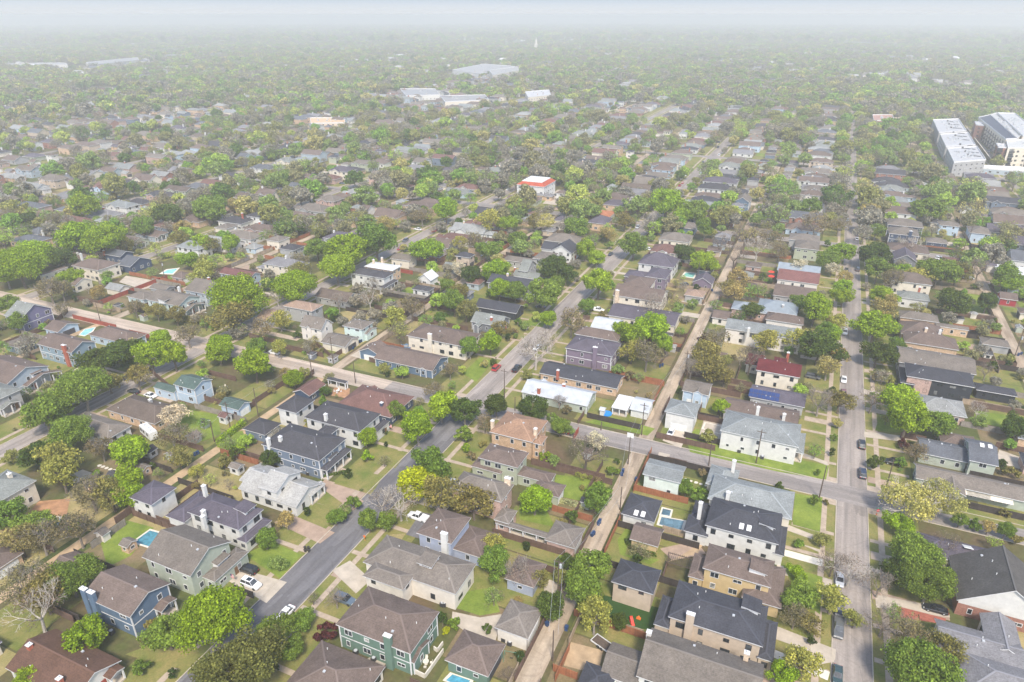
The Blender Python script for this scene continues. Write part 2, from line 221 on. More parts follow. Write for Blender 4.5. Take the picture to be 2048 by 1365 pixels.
# ---------------------------------------------------------------- measured houses
# (label, category, wall colour, roof colour, pieces, extras)   piece: type, two opposite eave corners, eave height, pitch
HS = [
("blue two-storey house with brown roof and twin chimneys","house","blue","gb","X 163 1192 341 1167 6 .42;PX 311 1220 358 1199 3.2 .3","cG 139 1190 blue;cG 165 1197 blue;white"),
("blue garage behind the blue twin-chimney house","garage","blue","gb","X 94 1141 186 1117 3","gE"),
("brown shingled bungalow with white gable porch, bottom left corner","house","white","br","X 10 1336 243 1321 3.2 .45;PX 205 1352 246 1334 2.9 .3","c 59 1293 brick;c 118 1357 brick"),
("sage green two-storey house with flag and long roof","house","sage","gb2","X 283 1114 463 1083 6.2 .5;Y 318 1123 372 1092 5.9 .4;H 419 1160 491 1101 3.3 .3","c 405 1033 white;dE 440 1100"),
("white two-storey house with dark slate hip roof and curved porch","house","white","sl","H 374 1024 527 1019 6 .42;H 336 1034 408 985 4.4 .4;H 473 1079 544 1041 3.2 .3","c 406 1022 white;c 407 972 white;dE 500 1020"),
("white two-storey garage with outside stair and slate roof","garage","white","sl","H 302 1011 308 960 5.6 .35","w"),
("white bungalow with pale grey roof and upper dormer","house","white","lg","X 476 977 646 967 3.4 .45;X 516 974 605 942 6 .4;PY 612 990 646 966 3.1 .4","c 560 938 white"),
("small white building behind the pale roofed bungalow","outbuilding","white","lg","X 478 960 560 938 3 .3","w"),
("blue-grey two-storey house with charcoal hip roof and brick porch","house","slate","ch","H 522 889 693 877 6.2 .42;PH 642 939 705 899 3.4 .3;H 623 872 677 857 6 .4","c 536 878 white;c 560 874 white;white;dE 664 893"),
("charcoal hip-roofed garage beside the clipped hedge","garage","slate","ch","H 485 858 563 847 3 .4","gE"),
("white two-storey house with broad charcoal roof and flag porch","house","white","ch","H 608 835 762 828 6.2 .42;H 743 861 778 842 3.3 .3","c 651 829 white"),
("white tower-like garage with hip roof","garage","white","ch","H 552 816 630 800 6 .4","w"),
("long navy house under reddish-brown hip roofs","house","navy","rb","H 781 836 725 769 3.2 .45;Y 700 806 757 776 3.2 .5","c 763 806 navy"),
("navy garage with reddish-brown gable roof","garage","navy","rb","Y 585 784 652 769 3 .45","gN"),
("small dark patio roof beside the side street","pavilion","grey","ch","PX 655 757 695 764 2.8 .2",""),
("pale blue two-storey house with green roof","house","pblue","grn","X 346 769 425 759 5.8 .4;X 306 775 352 772 3.2 .5","white"),
("pale blue garage with green gable roof","garage","pblue","grn","X 437 810 503 804 3.2 .45","gE"),
("white garden shed with brown roof","shed","white","rb","X 434 833 465 828 2.4 .5",""),
("tan brick ranch house with wide brown roof","house","tanb","br2","H 210 819 365 816 3.2 .45","c 300 800 grey"),
("bungalow with low grey-brown roof beside the camper","house","white","gb2","H 215 879 172 823 3 .4","" ),
("cream two-storey house with green-grey roof at left edge","house","cream","gg","H -70 985 73 961 6 .4","c 18 948 cream"),
("blue-grey two-storey house with red brick chimney","house","slateb","gb","X 73 688 193 684 6 .45","cG 133 688 brick;white"),
("low blue garage left of the brick-chimney house","garage","slateb","gb2","H 6 688 73 682 3 .35",""),
("long pale-blue two-storey house with full-width porch","house","greyb","gb","X -85 752 114 725 6 .4;PX 48 772 126 742 3.3 .3","white;dE 70 737"),
("two-storey porch house at left edge below long porch house","house","grey","gg","H -60 775 33 783 6 .35;PX 0 818 36 800 3.2 .3",""),
("blue house with pool behind red fence","house","pblue","gb","H 176 669 293 669 3.4 .45","white"),
("blue garage between alley and turquoise pool","garage","pblue","gb","X 85 658 160 647 3 .4","gE"),
("purple gabled two-storey house at far left","house","purple","gg","X 7 631 105 616 5.6 .6","white"),
("cream two-storey house with brown roof and white chimney","house","cream","gb","H 142 531 241 526 6 .42;H 75 552 138 532 3.3 .3;X 140 570 185 560 3.4 .5","c 161 508 white"),
("cream garage with grey gable roof","garage","cream","lg2","X 209 576 261 573 3 .5",""),
("navy house with white-trimmed gables","house","navy","ch2","X 237 530 301 518 3.6 .45;X 206 508 268 505 4.4 .45","c 207 502 brick"),
("mint-green two-storey house with porch and side dormers","house","mint","gb2","X 292 599 402 593 6 .4;H 253 593 314 589 3.4 .4;PX 369 624 413 607 3.2 .3","c 357 575 white;white;dE 334 600;dE 380 597"),
("grey-green two-storey house beside the huge lime tree","house","greyb","gb2","X 368 580 460 567 6 .45","c 417 557 brick;white"),
("low dark garage behind the mint-green house","garage","grey","gb2","X 297 576 352 573 3 .35",""),
("house with rust-red roof and white dormer","house","greyb","rr","X 445 543 516 550 5.6 .4","dE 495 552"),
("grey two-storey house with tan-brown hip roof","house","grey","tan","H 567 611 646 611 6 .4;X 511 637 558 620 3.6 .4",""),
("white steep-gabled two-storey house with deck","house","offw","gb2","X 602 650 664 648 5.6 .85;Y 612 656 650 640 5.5 .85",""),
("low brown-roofed house between lime trees and white barn","house","grey","br2","X 628 593 721 589 3.2 .45",""),
("white two-storey house with flat charcoal roof near blossom","house","white","ch","H 699 546 789 546 6.2 .3;PH 763 576 802 561 3.2 .2",""),
("house with flat white roof and two chimneys","house","tanb","wh","H 728 533 803 532 6 .15","c 747 520 tan;c 764 516 tan"),
("small tan gabled house right of the white roof","house","cream","gb2","X 780 517 835 514 4.2 .5",""),
("white barn-like garage with white metal roof","garage","white","wh","Y 834 558 878 552 3.2 .75",""),
("small white outbuilding with dark hip roof","outbuilding","white","ch","H 823 578 870 575 3.2 .3",""),
("mint-walled two-storey garage house near the alley","house","mint2","gb2","H 686 652 746 644 5.5 .35;X 725 667 753 655 3 .3",""),
("long low cream garage with grey roof","garage","cream","gb2","X 635 688 725 672 3 .4","gE"),
("long blue ranch house with white garage doors","house","blue","gb","Y 721 700 777 697 3.2 .45;X 757 719 917 718 3.2 .4;Y 838 737 881 716 3.2 .4","gS;white"),
("white and brick two-storey house left of grey gable house","house","cream","gb","H 813 671 962 668 5.6 .4","cG 860 668 cream"),
("slate-grey gabled bungalow with red chimney","house","dslate","gg","X 941 643 1021 637 3.6 .55;Y 948 652 975 636 3.5 .6","c 983 635 brick;white"),
("black-roofed bungalow beside front lawn","house","blk","chd","X 949 613 1050 612 3.4 .45",""),
("grey house with raised gable hidden by elms","house","grey","gg","X 1024 552 1088 549 3.4 .45;X 1036 541 1075 528 5.6 .6","c 1030 536 brick"),
("low grey-brown house with taller grey rear block","house","grey","gb2","H 1005 519 1077 520 3.2 .3;H 1075 518 1117 507 6 .3",""),
("white gable-fronted house with navy roof","house","white","chd","Y 1100 502 1160 494 5.2 .6;X 1081 497 1122 490 4 .5",""),
("brown hip-roofed ranch beyond white gable house","house","cream","gb2","H 1088 481 1170 474 3.2 .4",""),
("purple-grey two-storey house with white trim","house","plum","sl","H 1130 696 1243 687 6.2 .35;PX 1196 716 1243 690 3.2 .4","cG 1193 692 plum;white"),
("tall brown hip-roofed house behind purple-grey house","house","grey","gb","H 1149 667 1246 668 6.2 .5",""),
("tan brick ranch with black roof and round patch","house","tanb","chd","X 1234 778 1099 722 3.2 .35","c 1116 741 brick"),
("pale green bungalow with silver metal roof","house","sage","wh2","X 1175 813 1066 757 3.2 .4;Y 1058 786 1096 763 3.2 .5","c 1078 776 brick;c 1128 770 brick;white"),
("open carport with flat white roof","carport","white","wh","PF 1223 814 1269 795 2.8 .1",""),
("peeling white garage with metal gable roof","garage","white","wh2","X 1263 819 1306 800 2.8 .35",""),
("tiny white shed near blue paddling pool","shed","white","wh2","X 1198 820 1213 816 2.2 .4",""),
("orange brick two-storey house with tan hip roof","house","obrick","otan","H 979 864 1096 842 6.2 .4;H 1066 886 1095 873 5.2 .3","c 985 842 tan;c 1071 858 tan"),
("olive two-storey house with layered grey-brown roofs","house","olive","gb","H 1040 930 976 892 6 .35;H 942 932 1016 930 3.2 .3;H 1039 951 1112 948 3.2 .35",""),
("low garage at end of olive two-storey house","garage","olive","gb","H 1118 995 1078 957 3 .35",""),
("pink brick two-storey house with tall grey roof","house","pbrick","gb2","H 901 974 1027 971 6.2 .6;H 990 1040 1035 1022 3.2 .2","cG 1020 958 tan"),
("narrow roofed walkway behind the pink brick house","breezeway","grey","gb2","PX 990 1046 1108 1069 2.6 .25",""),
("pink brick garage with grey hip roof","garage","pbrick","gb2","H 1150 1098 1112 1040 3 .35",""),
("periwinkle two-storey house with grey roof","house","peri","gb","H 892 1085 885 1018 6 .3;H 964 1117 938 1050 3.2 .25","cG 878 1080 white"),
("huge white stucco house with sprawling grey roof","house","stucco","gb2","H 911 1189 774 1070 5 .4;H 725 1152 830 1150 5.2 .4;H 754 1112 800 1085 3.4 .4","w;dS 851 1135"),
("forest green two-storey house with white deck","house","fgreen","gb","H 671 1249 879 1224 6.2 .4;X 800 1316 860 1281 3.3 .3","cG 770 1278 fgreen;white"),
("broad brown hip-roofed house at bottom edge","house","cream","gb","H 555 1385 771 1333 3.2 .45",""),
("green garage with brown hip roof beside stepping stones","garage","fgreen","gb","H 889 1320 1012 1289 3.2 .45",""),
("boxy white garage with grey-brown roof above concrete drive","garage","stucco","gb2","H 989 1255 1086 1220 3.8 .3",""),
("low periwinkle studio behind bare tree","studio","peri","gb","H 1009 1157 1094 1129 3.2 .3",""),
("pale green two-storey garage by alley corner","garage","pgreen","gg2","X 1285 948 1373 934 5.6 .25",""),
("black hip-roofed garage with two skylights","garage","white","chd","H 1242 1027 1325 1002 3.2 .35","s 1273 1019;s 1287 1022"),
("large corner house with grey-green roof","house","cream","gg2","H 1415 997 1590 985 6 .4;H 1411 967 1480 942 4.2 .4","c 1469 922 white"),
("white two-storey house with black roof and skylights","house","white","chd","H 1410 1050 1566 1028 6.2 .42;H 1367 1061 1425 1041 3.3 .3;H 1382 1030 1420 1008 3.3 .4;H 1566 1112 1556 1050 3.2 .3","c 1402 1006 white;c 1457 985 white;s 1484 1048;s 1499 1052;dE 1548 1050"),
("yellow garage with brown gable roof and clipped hedge","garage","yellow","gb","X 1259 1078 1329 1059 3.1 .45",""),
("yellow two-storey house with brown hip roof","house","yellow","gb","H 1405 1136 1550 1123 6 .35;H 1376 1152 1412 1112 3.3 .3;H 1483 1194 1572 1138 3.3 .3","dE 1532 1140"),
("beige two-storey garage with black hip roof","garage","beige","chd","H 1222 1163 1323 1141 5.6 .35","w"),
("beige two-storey house with black roof and broad chimney","house","beige","chd","H 1336 1233 1537 1214 6.4 .3;H 1310 1249 1346 1196 4.2 .3;H 1543 1324 1534 1239 3.3 .25","cG 1380 1235 beige;dE 1518 1215"),
("grey-brown gabled house at bottom beside alley yard","house","white","gb2","X 1272 1352 1560 1340 5.4 .5;X 1200 1348 1279 1302 3.4 .4","c 1298 1268 white;c 1494 1306 tan"),
("black-roofed garage cut by bottom edge","garage","white","chd","H 1150 1380 1235 1345 3.2 .3",""),
("white two-storey garage with dark garage door","garage","white","gg2","H 1329 823 1401 809 5.8 .35","gS"),
("white two-storey corner house with grey-green roof","house","white","gg2","H 1440 861 1603 850 6.2 .35;PH 1571 900 1612 868 3.3 .2","c 1517 815 white"),
("light blue gabled garage beside the alley","garage","pblue","gb2","X 1364 781 1426 768 5 .4;Y 1385 786 1413 772 5 .6","gS;white"),
("long grey-brown roofed house behind white corner house","house","grey","gb","X 1448 807 1607 840 3.4 .35","c 1569 829 white"),
("low dark roofed house with blue solar panels","house","grey","sl","X 1500 788 1612 795 3.3 .35","solar 1535 779"),
("cream two-storey house with bright red roof","house","cream","red","X 1512 740 1604 730 6 .4;H 1490 728 1530 712 3.4 .4;H 1545 733 1575 718 7 .3","c 1577 706 brick"),
("long white building with grey-green roof by the alley","house","offw","gg2","X 1442 655 1615 661 6 .35","c 1498 657 white"),
("brown hip-roofed house with yellow patio","house","offw","gb","H 1531 638 1609 637 4.4 .5",""),
("large pale blue-grey roofed brick house","house","pbrick","lgb","H 1462 617 1540 612 3.6 .4;H 1510 628 1600 600 4 .4","c 1566 612 grey"),
("small dark-roofed garage beside alley bend","garage","offw","gb","X 1422 637 1465 622 3 .3",""),
("dark brown roofed house above pale blue-grey roof","house","grey","gb","X 1545 592 1632 578 3.4 .4",""),
("low house with maroon roof","house","offw","rr","X 1553 559 1640 549 3.4 .4",""),
("low house with pale metal roof","house","offw","lgb","X 1554 540 1642 534 3.4 .3",""),
("grey two-storey house above pale metal roof","house","grey","gb2","H 1577 479 1641 473 6 .35",""),
("green-grey two-storey house facing right-hand street","house","olive","gb2","H 1588 496 1640 485 6 .35",""),
("big cream two-storey house with stone chimney","house","cream","gb","X 1221 595 1341 578 6 .4;H 1242 572 1315 556 8.4 .35","cG 1236 580 tan"),
("long low house with dark blue-grey roof","house","cream","sl","X 1195 629 1385 628 3.5 .3",""),
("low house with white metal roof by street","house","white","wh2","X 1180 655 1248 641 3 .35",""),
("large slate hip-roofed two-storey house","house","white","sl","H 1275 527 1360 518 6 .6","c 1332 506 white"),
("plum two-storey house with slate roof","house","plum","sl","H 1290 553 1345 540 6 .35;H 1247 553 1300 545 3.4 .3",""),
("plum gabled garage beside alley","garage","plum","sl","Y 1383 567 1432 555 3.4 .6",""),
("tan-roofed garage beside alley with dark doors","garage","grey","tan","H 1368 590 1413 583 3.2 .4",""),
("wide low brown-roofed house near second cross street","house","cream","gb2","H 1313 482 1390 468 3.4 .4",""),
("two-storey house, half pink brick half black, charcoal roof","house","blk","chd","H 1813 752 1941 747 6 .4;H 1801 765 1825 738 3.4 .3","pinkbrick"),
("long grey-roofed house behind half-black house","house","dslate","gb2","X 1797 725 1941 714 5 .3",""),
("tan house with complex brown hip roof","house","tanb","gb","H 1809 684 1911 678 4.2 .5;H 1802 668 1880 652 4 .5","c 1853 657 tan;c 1881 661 white"),
("brown hip-roofed house with brick rear wing","house","tanb","gb2","H 1800 634 1875 632 4 .45;X 1872 652 1936 655 3.2 .4",""),
("grey hip-roofed house with brick chimney","house","white","gg","H 1795 594 1857 590 4.4 .45","c 1840 575 brick"),
("garage with grey-brown hip roof by right-hand alley","garage","grey","gb2","H 1964 688 2015 682 3 .4",""),
("black-walled garage with charcoal roof","garage","blk","chd","H 1952 778 2030 780 3.2 .35",""),
("pale brick bungalow with light grey roof","house","pbrick","lg2","H 1935 836 1828 786 3.2 .4",""),
("long charcoal-roofed house with green two-storey rear and skylights","house","sage","ch2","X 1938 926 1833 873 3.3 .35;X 1998 933 1932 876 5.2 .35","s 1959 906;s 1975 909"),
("grey-brown roofed green bungalow with white awnings","house","sage","gb2","X 2090 1010 1818 926 3.2 .4;Y 1885 983 1925 960 3.2 .45","awn"),
("dark-roofed corner house with skylight panel","house","grey","sl","H 1838 1100 1998 1108 3.6 .45","s 1935 1095"),
("red brick house with white gable end and dark roof","house","rbrick","chd2","Y 1914 1201 2085 1158 4 .7","gable"),
("grey-roofed cottage at lower right","house","cream","sl2","X 2050 1335 1870 1245 3.6 .4;Y 1975 1300 2030 1245 3.8 .5",""),
("grey-roofed house cut by bottom right corner","house","cream","sl2","H 1925 1385 2100 1350 3.4 .4",""),
("small brown roofed house behind dark green tree","house","white","gb","H 1895 885 1935 877 3 .4",""),
("navy two-storey house with white bands and tall chimney","house","navy","gb2","H 1778 467 1835 460 6 .4;H 1768 453 1850 441 6.2 .4","cG 1822 462 navy;white"),
("light blue two-storey garage house","house","pblue","gb2","H 1878 450 1917 446 5.6 .35",""),
("low navy garage with brown fence yard","garage","navy","gb2","H 1853 484 1893 480 3 .4",""),
("brown-roofed house at second cross street corner","house","cream","gb","H 1776 500 1855 494 3.5 .4",""),
("dark gabled house below second cross street","house","dslate","sl","Y 1788 520 1830 508 3.5 .6",""),
("white two-storey house with brown roof, upper right","house","white","gb","X 1770 425 1832 420 6 .4",""),
("white gable-ended barn house at right edge","house","white","gb","X 1988 447 2060 438 5.4 .5",""),
("pale blue two-storey house right of alley","house","pblue","gb2","H 1940 466 1975 456 5.6 .4",""),
("blue-grey low house with white gable","house","slate","sl","X 1975 464 2048 458 3.6 .45",""),
("small slate garage inside curved hedge","garage","slate","sl","H 1962 492 2000 486 3 .4",""),
("slate two-storey house at right edge","house","slate","sl","H 2010 490 2070 476 6 .4",""),
("white house with navy roof at right edge","house","white","ch2","X 2023 522 2080 510 5 .5",""),
("long low building with white flat roof at right edge","building","white","wh","F 1996 545 2085 538 3.4 .1",""),
("dark-roofed shed beside the white flat roof","shed","offw","sl","X 1968 534 1998 526 3.4 .4",""),
("little red barn garage","garage","rbarn","gb","X 2000 597 2030 590 3 .5",""),
("blue three-storey gabled house beyond second cross street","house","blue","gb2","Y 1365 422 1395 412 8 .5;H 1352 455 1400 447 3.4 .3","white"),
("blue and white two-storey garage house","house","blue","gb2","Y 1468 403 1505 396 6 .6","white"),
("white two-storey house with navy roof beside corner","house","white","ch","H 1393 378 1470 372 6 .4;H 1455 388 1500 380 3.4 .4",""),
("slate-roofed two-storey house above white navy-roofed house","house","white","sl","H 1402 366 1480 358 5.6 .4",""),
("cream house with orange tile roof","house","cream","orng","H 1160 428 1232 424 3.6 .3","c 1163 418 tan"),
("slate-roofed house beside orange tile house","house","tanb","sl","H 1172 446 1228 436 4.6 .5",""),
("tan garage with slate pyramid roof","garage","cream","sl","H 1107 440 1140 436 3.4 .5",""),
("white two-storey house with brown roof and palms","house","white","gb","H 1195 400 1262 392 6 .5;X 1245 410 1268 398 3.4 .5","c 1218 386 white"),
("white house with steep cream gable near crossing","house","cream","gb2","X 1258 375 1315 360 3.6 .7",""),
("dark hip-roofed house with white chimneys","house","white","ch","X 945 428 1018 422 3.6 .4","c 950 412 white;c 1009 417 white"),
("grey hip-roofed house near park street","house","cream","gb2","H 1000 410 1030 398 5 .35",""),
("dusty rose gabled two-storey house","house","rose","gb2","X 728 358 785 346 5.8 .5",""),
("white two-storey house with dark roof, centre left","house","white","ch","X 895 354 965 346 5.6 .35",""),
("white two-storey house with brown roof above it","house","white","gb2","X 818 326 870 318 5.6 .35",""),
("navy-roofed white two-storey house","house","white","ch","H 490 432 560 425 6 .35;H 432 442 515 438 4 .3","c 484 427 brick"),
("tan hip-roofed house with small windows","house","cream","gb2","H 428 455 478 450 5 .3",""),
("cottage with brown gabled roof and stone front","house","tanb","gb","X 745 432 815 428 4.4 .6;Y 785 440 812 426 5 .8",""),
("white garage with brown gable roof, centre left","garage","white","gb","X 718 420 752 415 4.4 .5",""),
("long blue-grey roofed brick house","house","tanb","ch2","H 692 440 765 442 4 .3;H 660 443 695 440 4 .3","c 744 437 brick"),
("grey two-storey house with navy roof near blossoms","house","grey","ch","H 557 497 610 492 6 .3",""),
("tan two-storey house with brown roof behind grey house","house","cream","gb2","H 533 480 578 474 5 .3",""),
("long brick two-storey house with grey roof, far left","house","pbrick","ch2","H 22 412 105 410 6 .35",""),
("small brick house right of long brick house","house","pbrick","ch2","H 110 420 150 415 5 .35",""),
("wide dark-roofed house with white chimney, far left","house","tanb","ch2","H 50 465 110 460 3.6 .45;H 15 480 107 476 3.6 .3","c 84 462 white"),
("light blue two-storey house with navy trim, left of centre","house","mint","ch2","X 468 318 512 312 5.8 .5",""),
]
# ---------------------------------------------------------------- trees seen in the photograph: crown centre, crown radius (px), kind
TR = """425 1235 71 L;335 1268 40 G;172 1275 36 L;88 1190 45 O;140 1155 46 G;50 1172 42 O;75 1225 50 B;62 1352 26 L;104 1362 20 L;40 1085 34 K;82 1078 38 O;65 1050 36 G;15 1030 34 G;155 1062 40 O
255 990 34 L;548 1268 36 G;605 1245 24 G;488 1335 66 D2;580 1300 26 G;672 1197 24 B;652 1265 20 R;531 1078 24 G;573 1042 20 K;671 1035 19 G;688 1020 15 G;706 1005 16 G;614 1026 9 E;738 1044 25 G;772 1040 22 G;800 1008 38 B;762 1005 28 B
832 968 38 YL;882 990 40 O;947 1006 38 O;1070 1000 34 L;988 1122 34 G;988 1085 24 Y;1035 1142 34 B;1080 1160 20 O;1102 1217 30 D;1137 1126 20 D;1180 1135 42 G;1163 1187 38 G;1190 1237 40 Y;1240 1247 18 D;1192 1000 31 G;885 1243 13 E;908 1247 13 G;892 1262 8 YL;1015 1350 18 B
1598 1145 18 L;1601 1190 34 G;1590 1236 28 O;1622 1246 24 O;1665 1130 28 B;1702 1142 38 B;1665 1200 34 Y;1709 1240 20 Y;1768 1243 38 B;1759 1172 28 B;1820 1278 42 O;1885 1302 34 O;1841 1348 62 G;1607 1330 38 Y;1566 1348 28 L;1797 1044 27 L;1835 1117 48 G;1858 1168 44 G;1800 1142 32 D;1900 1129 18 W;1894 1092 30 B
1822 1003 46 YP;1882 1000 38 YP;1920 1041 17 G;1949 1050 13 G;1977 1056 16 K;2011 1063 17 G;2033 1080 12 O;1750 924 16 D;1835 904 25 O;1806 888 11 R;1803 925 12 G;1797 800 38 L;1815 842 40 L;1880 850 30 G;1745 800 28 B;1756 708 28 D;1750 655 32 L;1794 690 17 G;1680 804 25 O;1640 800 34 B;1674 845 12 L;1640 690 42 D;1677 716 22 K;1655 738 24 K;1660 665 20 L;1668 877 7 G;2033 850 30 D;1955 822 20 B;2020 888 14 G;1973 742 20 B
1686 502 28 L;1750 503 34 D;1657 522 22 G;1664 537 16 W;1688 558 16 K;1688 573 19 L;1686 595 20 L;1631 618 34 L;1600 605 20 G;1677 642 24 Y;1653 666 20 G;1765 590 26 L;1769 617 33 K;1739 643 22 L;1794 658 15 D;1905 606 32 D;1974 606 20 D;1756 540 27 G;1787 556 30 O;1809 542 19 L;1840 553 25 Y;1877 538 38 G;1916 542 28 O;1958 542 24 B;2011 552 30 G;2018 567 20 L;1741 424 22 K;1857 415 33 G;1752 462 18 G;1679 452 20 O;1631 450 30 O;1620 417 24 G;1886 466 9 E;1993 654 12 D;1824 490 20 B;2040 562 15 G;1598 532 16 W
1303 663 38 L;1267 667 34 L;1294 708 36 O;1264 702 26 Y;1329 694 22 L;1428 678 34 O;1411 708 32 O;1423 738 36 O;1382 738 24 B;1449 752 24 O;1531 686 28 Y;1590 674 27 Y;1500 722 28 B;1443 816 17 L;1569 796 13 G;1371 979 17 G;1399 990 16 G;1405 948 9 O;1412 686 18 R
882 810 38 L;835 857 36 L;929 822 32 D;993 810 27 D;970 845 24 O;838 804 13 E;867 784 18 O;929 870 16 G;870 933 37 G;932 898 9 L;1064 822 30 D;1119 804 17 B;1172 898 48 B;1195 880 21 W;1120 857 18 G;1140 860 12 G;1107 921 14 L;1093 915 12 L;1225 942 12 G;1156 951 6 Y;1167 956 7 Y;1181 956 7 Y;1194 960 7 O;981 687 24 L;940 697 22 G;888 680 24 B;900 743 18 O;1072 702 38 B;1096 682 24 B;1002 660 18 O;1143 638 38 O;1097 641 16 L
1198 562 37 L;1173 610 16 G;1171 500 22 L;1193 517 18 L;1108 537 28 D;1132 551 20 D;991 542 30 L;1020 555 14 L;998 579 24 L;1031 581 22 G;1086 588 36 G;1114 568 20 G;1061 560 9 E;943 552 20 D;919 543 17 W;894 537 13 L;894 572 16 G;908 605 28 G;932 621 24 O;921 583 20 O;850 502 30 L;844 429 24 O;892 421 27 L;976 441 29 Y;1011 445 22 L;980 498 24 G;949 484 27 O;919 489 17 Y;1037 482 20 G;1068 445 18 O;1088 441 24 YP;1154 456 26 G;1217 471 18 K;1231 441 12 D;822 616 28 O
591 568 46 L;472 590 58 L;461 627 44 O;672 526 43 L;694 500 40 L;633 495 28 G;751 484 38 G;773 451 24 K;459 487 22 L;446 471 14 L;417 489 22 O;664 423 14 Y;598 524 22 O;598 544 20 O;536 566 15 D;538 547 12 D;411 546 22 Y;433 552 13 L;560 641 22 Y;611 627 9 L;683 642 14 D;664 625 13 O;677 605 20 B;745 568 18 B;740 599 25 B;789 637 28 Y;554 592 20 B;473 410 18 K;428 414 26 G;523 662 25 O;472 667 14 Y;437 690 24 L;514 695 22 G
37 530 46 L;10 546 30 L;66 500 44 L;123 513 28 D;154 481 38 L;206 471 44 L;136 465 25 Y;286 456 24 G;336 427 28 D;413 416 34 G;378 519 20 L;404 491 20 L;367 461 20 K;360 481 20 O;270 482 18 B;253 493 17 O;278 489 9 L;134 551 27 L;97 573 34 O;123 579 24 O;215 551 14 D;196 584 18 K;303 544 14 B;402 553 22 Y;18 611 22 G;33 645 21 G;123 619 17 O;149 599 6 E;270 616 20 O;314 625 18 O;352 632 20 O;391 637 11 R;167 413 30 L;112 406 13 G;110 441 18 O;50 467 15 O;13 429 25 O;55 438 19 D
190 716 38 D;245 702 38 D;300 716 36 L;345 706 38 L;255 726 14 Y;164 779 46 G;111 805 40 G;88 829 38 G;138 864 43 G;73 911 30 D;117 922 42 Y;122 952 38 Y;202 899 27 O;261 902 37 L;255 958 28 L;349 834 27 W;346 878 28 O;390 878 22 B;357 911 28 O;316 946 14 L;393 941 17 Y;448 922 16 O;182 988 38 O;222 994 33 O;217 764 24 O;275 758 25 O;375 670 27 O;322 676 20 L;437 702 28 L;482 659 15 Y
508 729 38 L;588 758 20 L;620 843 13 G;649 782 12 G;538 919 19 D;560 926 9 E;731 875 20 L;733 913 12 L;772 890 6 E;696 951 10 E;794 823 18 G;658 755 12 D;646 805 10 G;804 743 15 O;560 700 18 Y;745 650 10 G;1333 410 34 L;1365 430 24 L;1340 400 20 L;1393 425 26 G;1410 460 20 G;1250 440 22 O;1300 440 20 B;1268 492 28 G;1407 524 27 L;1368 505 22 D;1440 492 20 B;1470 510 26 B;1490 470 30 B;1515 500 24 B;1310 612 34 B;1432 610 15 G;1480 560 28 K;1470 590 22 K;1460 575 20 O;1505 620 20 D;1560 500 25 O;1540 470 26 O"""
# cars: ground point px, heading axis, body type, colour, words
CARS = """503 1172 X suv white|white SUV with dark sunroof on the wide driveway
497 1143 X suv black|black SUV on driveway before the sage green house
583 1236 Y sedan white|white saloon car under trees on left street kerb
505 1268 Y suv black|black SUV half hidden under kerbside trees
690 1203 X suv bluegrey|dark blue boxy off-roader on driveway by bare tree
837 1038 X pickup white|white pickup truck on dark driveway
903 968 X sedan silver|silver car behind bright green street tree
1725 893 Y suv black|black SUV parked east kerb of right-hand street
1726 951 Y suv navy|dark SUV with pale roof near the stop-sign crossing
1786 928 X suv black|black car on driveway near the corner pole
1681 1164 Y sedan silver|silver car under bare kerbside tree
1683 1222 Y suv navy|dark blue car behind grey pickup, right-hand street
1681 1262 Y pickup grey|dark grey pickup truck on right-hand street
1680 1356 Y sedan teal|dark teal car cut by bottom edge
1870 1222 X sedan black|black saloon car on concrete drive by brick strip
1341 869 Y sedan white|white car before the dark garage door
1625 757 X suv grey|grey car beside the red-roofed house
1686 762 Y sedan white|white car parked opposite half-black house
1686 789 Y sedan maroon|maroon car at west kerb below white car
1687 667 Y suv white|white SUV on west kerb north of red-roofed house
1003 741 Y suv red|red SUV at west kerb of left street
1037 741 Y pickup black|black pickup truck at east kerb of left street
1074 698 Y sedan white|white saloon car before large bare tree
1125 865 X sedan red|red car parked on near cross street by bare tree
549 708 X suv white|white SUV on cross street beside fallen branches
812 696 X sedan blue|blue car in yard of cream house
1691 545 Y suv black|black SUV beneath bright tree at street crossing
1713 541 Y suv dark|dark SUV right of the crossing tree
1714 472 Y suv navy|navy car nose to tail with white car
1713 480 Y sedan white|white car parked behind navy car, right-hand street
1691 442 Y sedan bluegrey|blue-grey car far up west kerb
1694 416 Y suv silver|silver van-like car far up west kerb
1713 429 Y suv white|white SUV far up east kerb
1317 470 X suv bluegrey|blue-grey car on driveway near second crossing
1492 467 X sedan white|white car on second cross street by alley
1368 571 X sedan navy|navy car in fenced yard by mint pool
1050 508 X suv white|white van behind long red-brown fence
257 757 Y sedan black|black car at far west street kerb
268 786 X sedan black|black car on drive west of tan ranch house
302 794 X sedan white|white car on drive beside tan ranch house
1081 616 X sedan dark|dark car beneath elm trees by left street
1361 367 Y sedan red|red car far up left street
1372 352 Y suv white|white SUV far up left street
1134 383 X suv grey|grey car in flat-roof building's car park
1122 394 X sedan silver|silver car in flat-roof building's car park
1110 392 X sedan navy|navy car in flat-roof building's car park
1016 381 Y sedan white|white car on street left of flat-roof building
1880 520 X suv white|white SUV on lawn below second cross street
1990 520 X suv dark|dark SUV behind dark-roofed shed
1937 560 X sedan white|white car among trees by right-hand alley
652 184 X sedan white|x"""
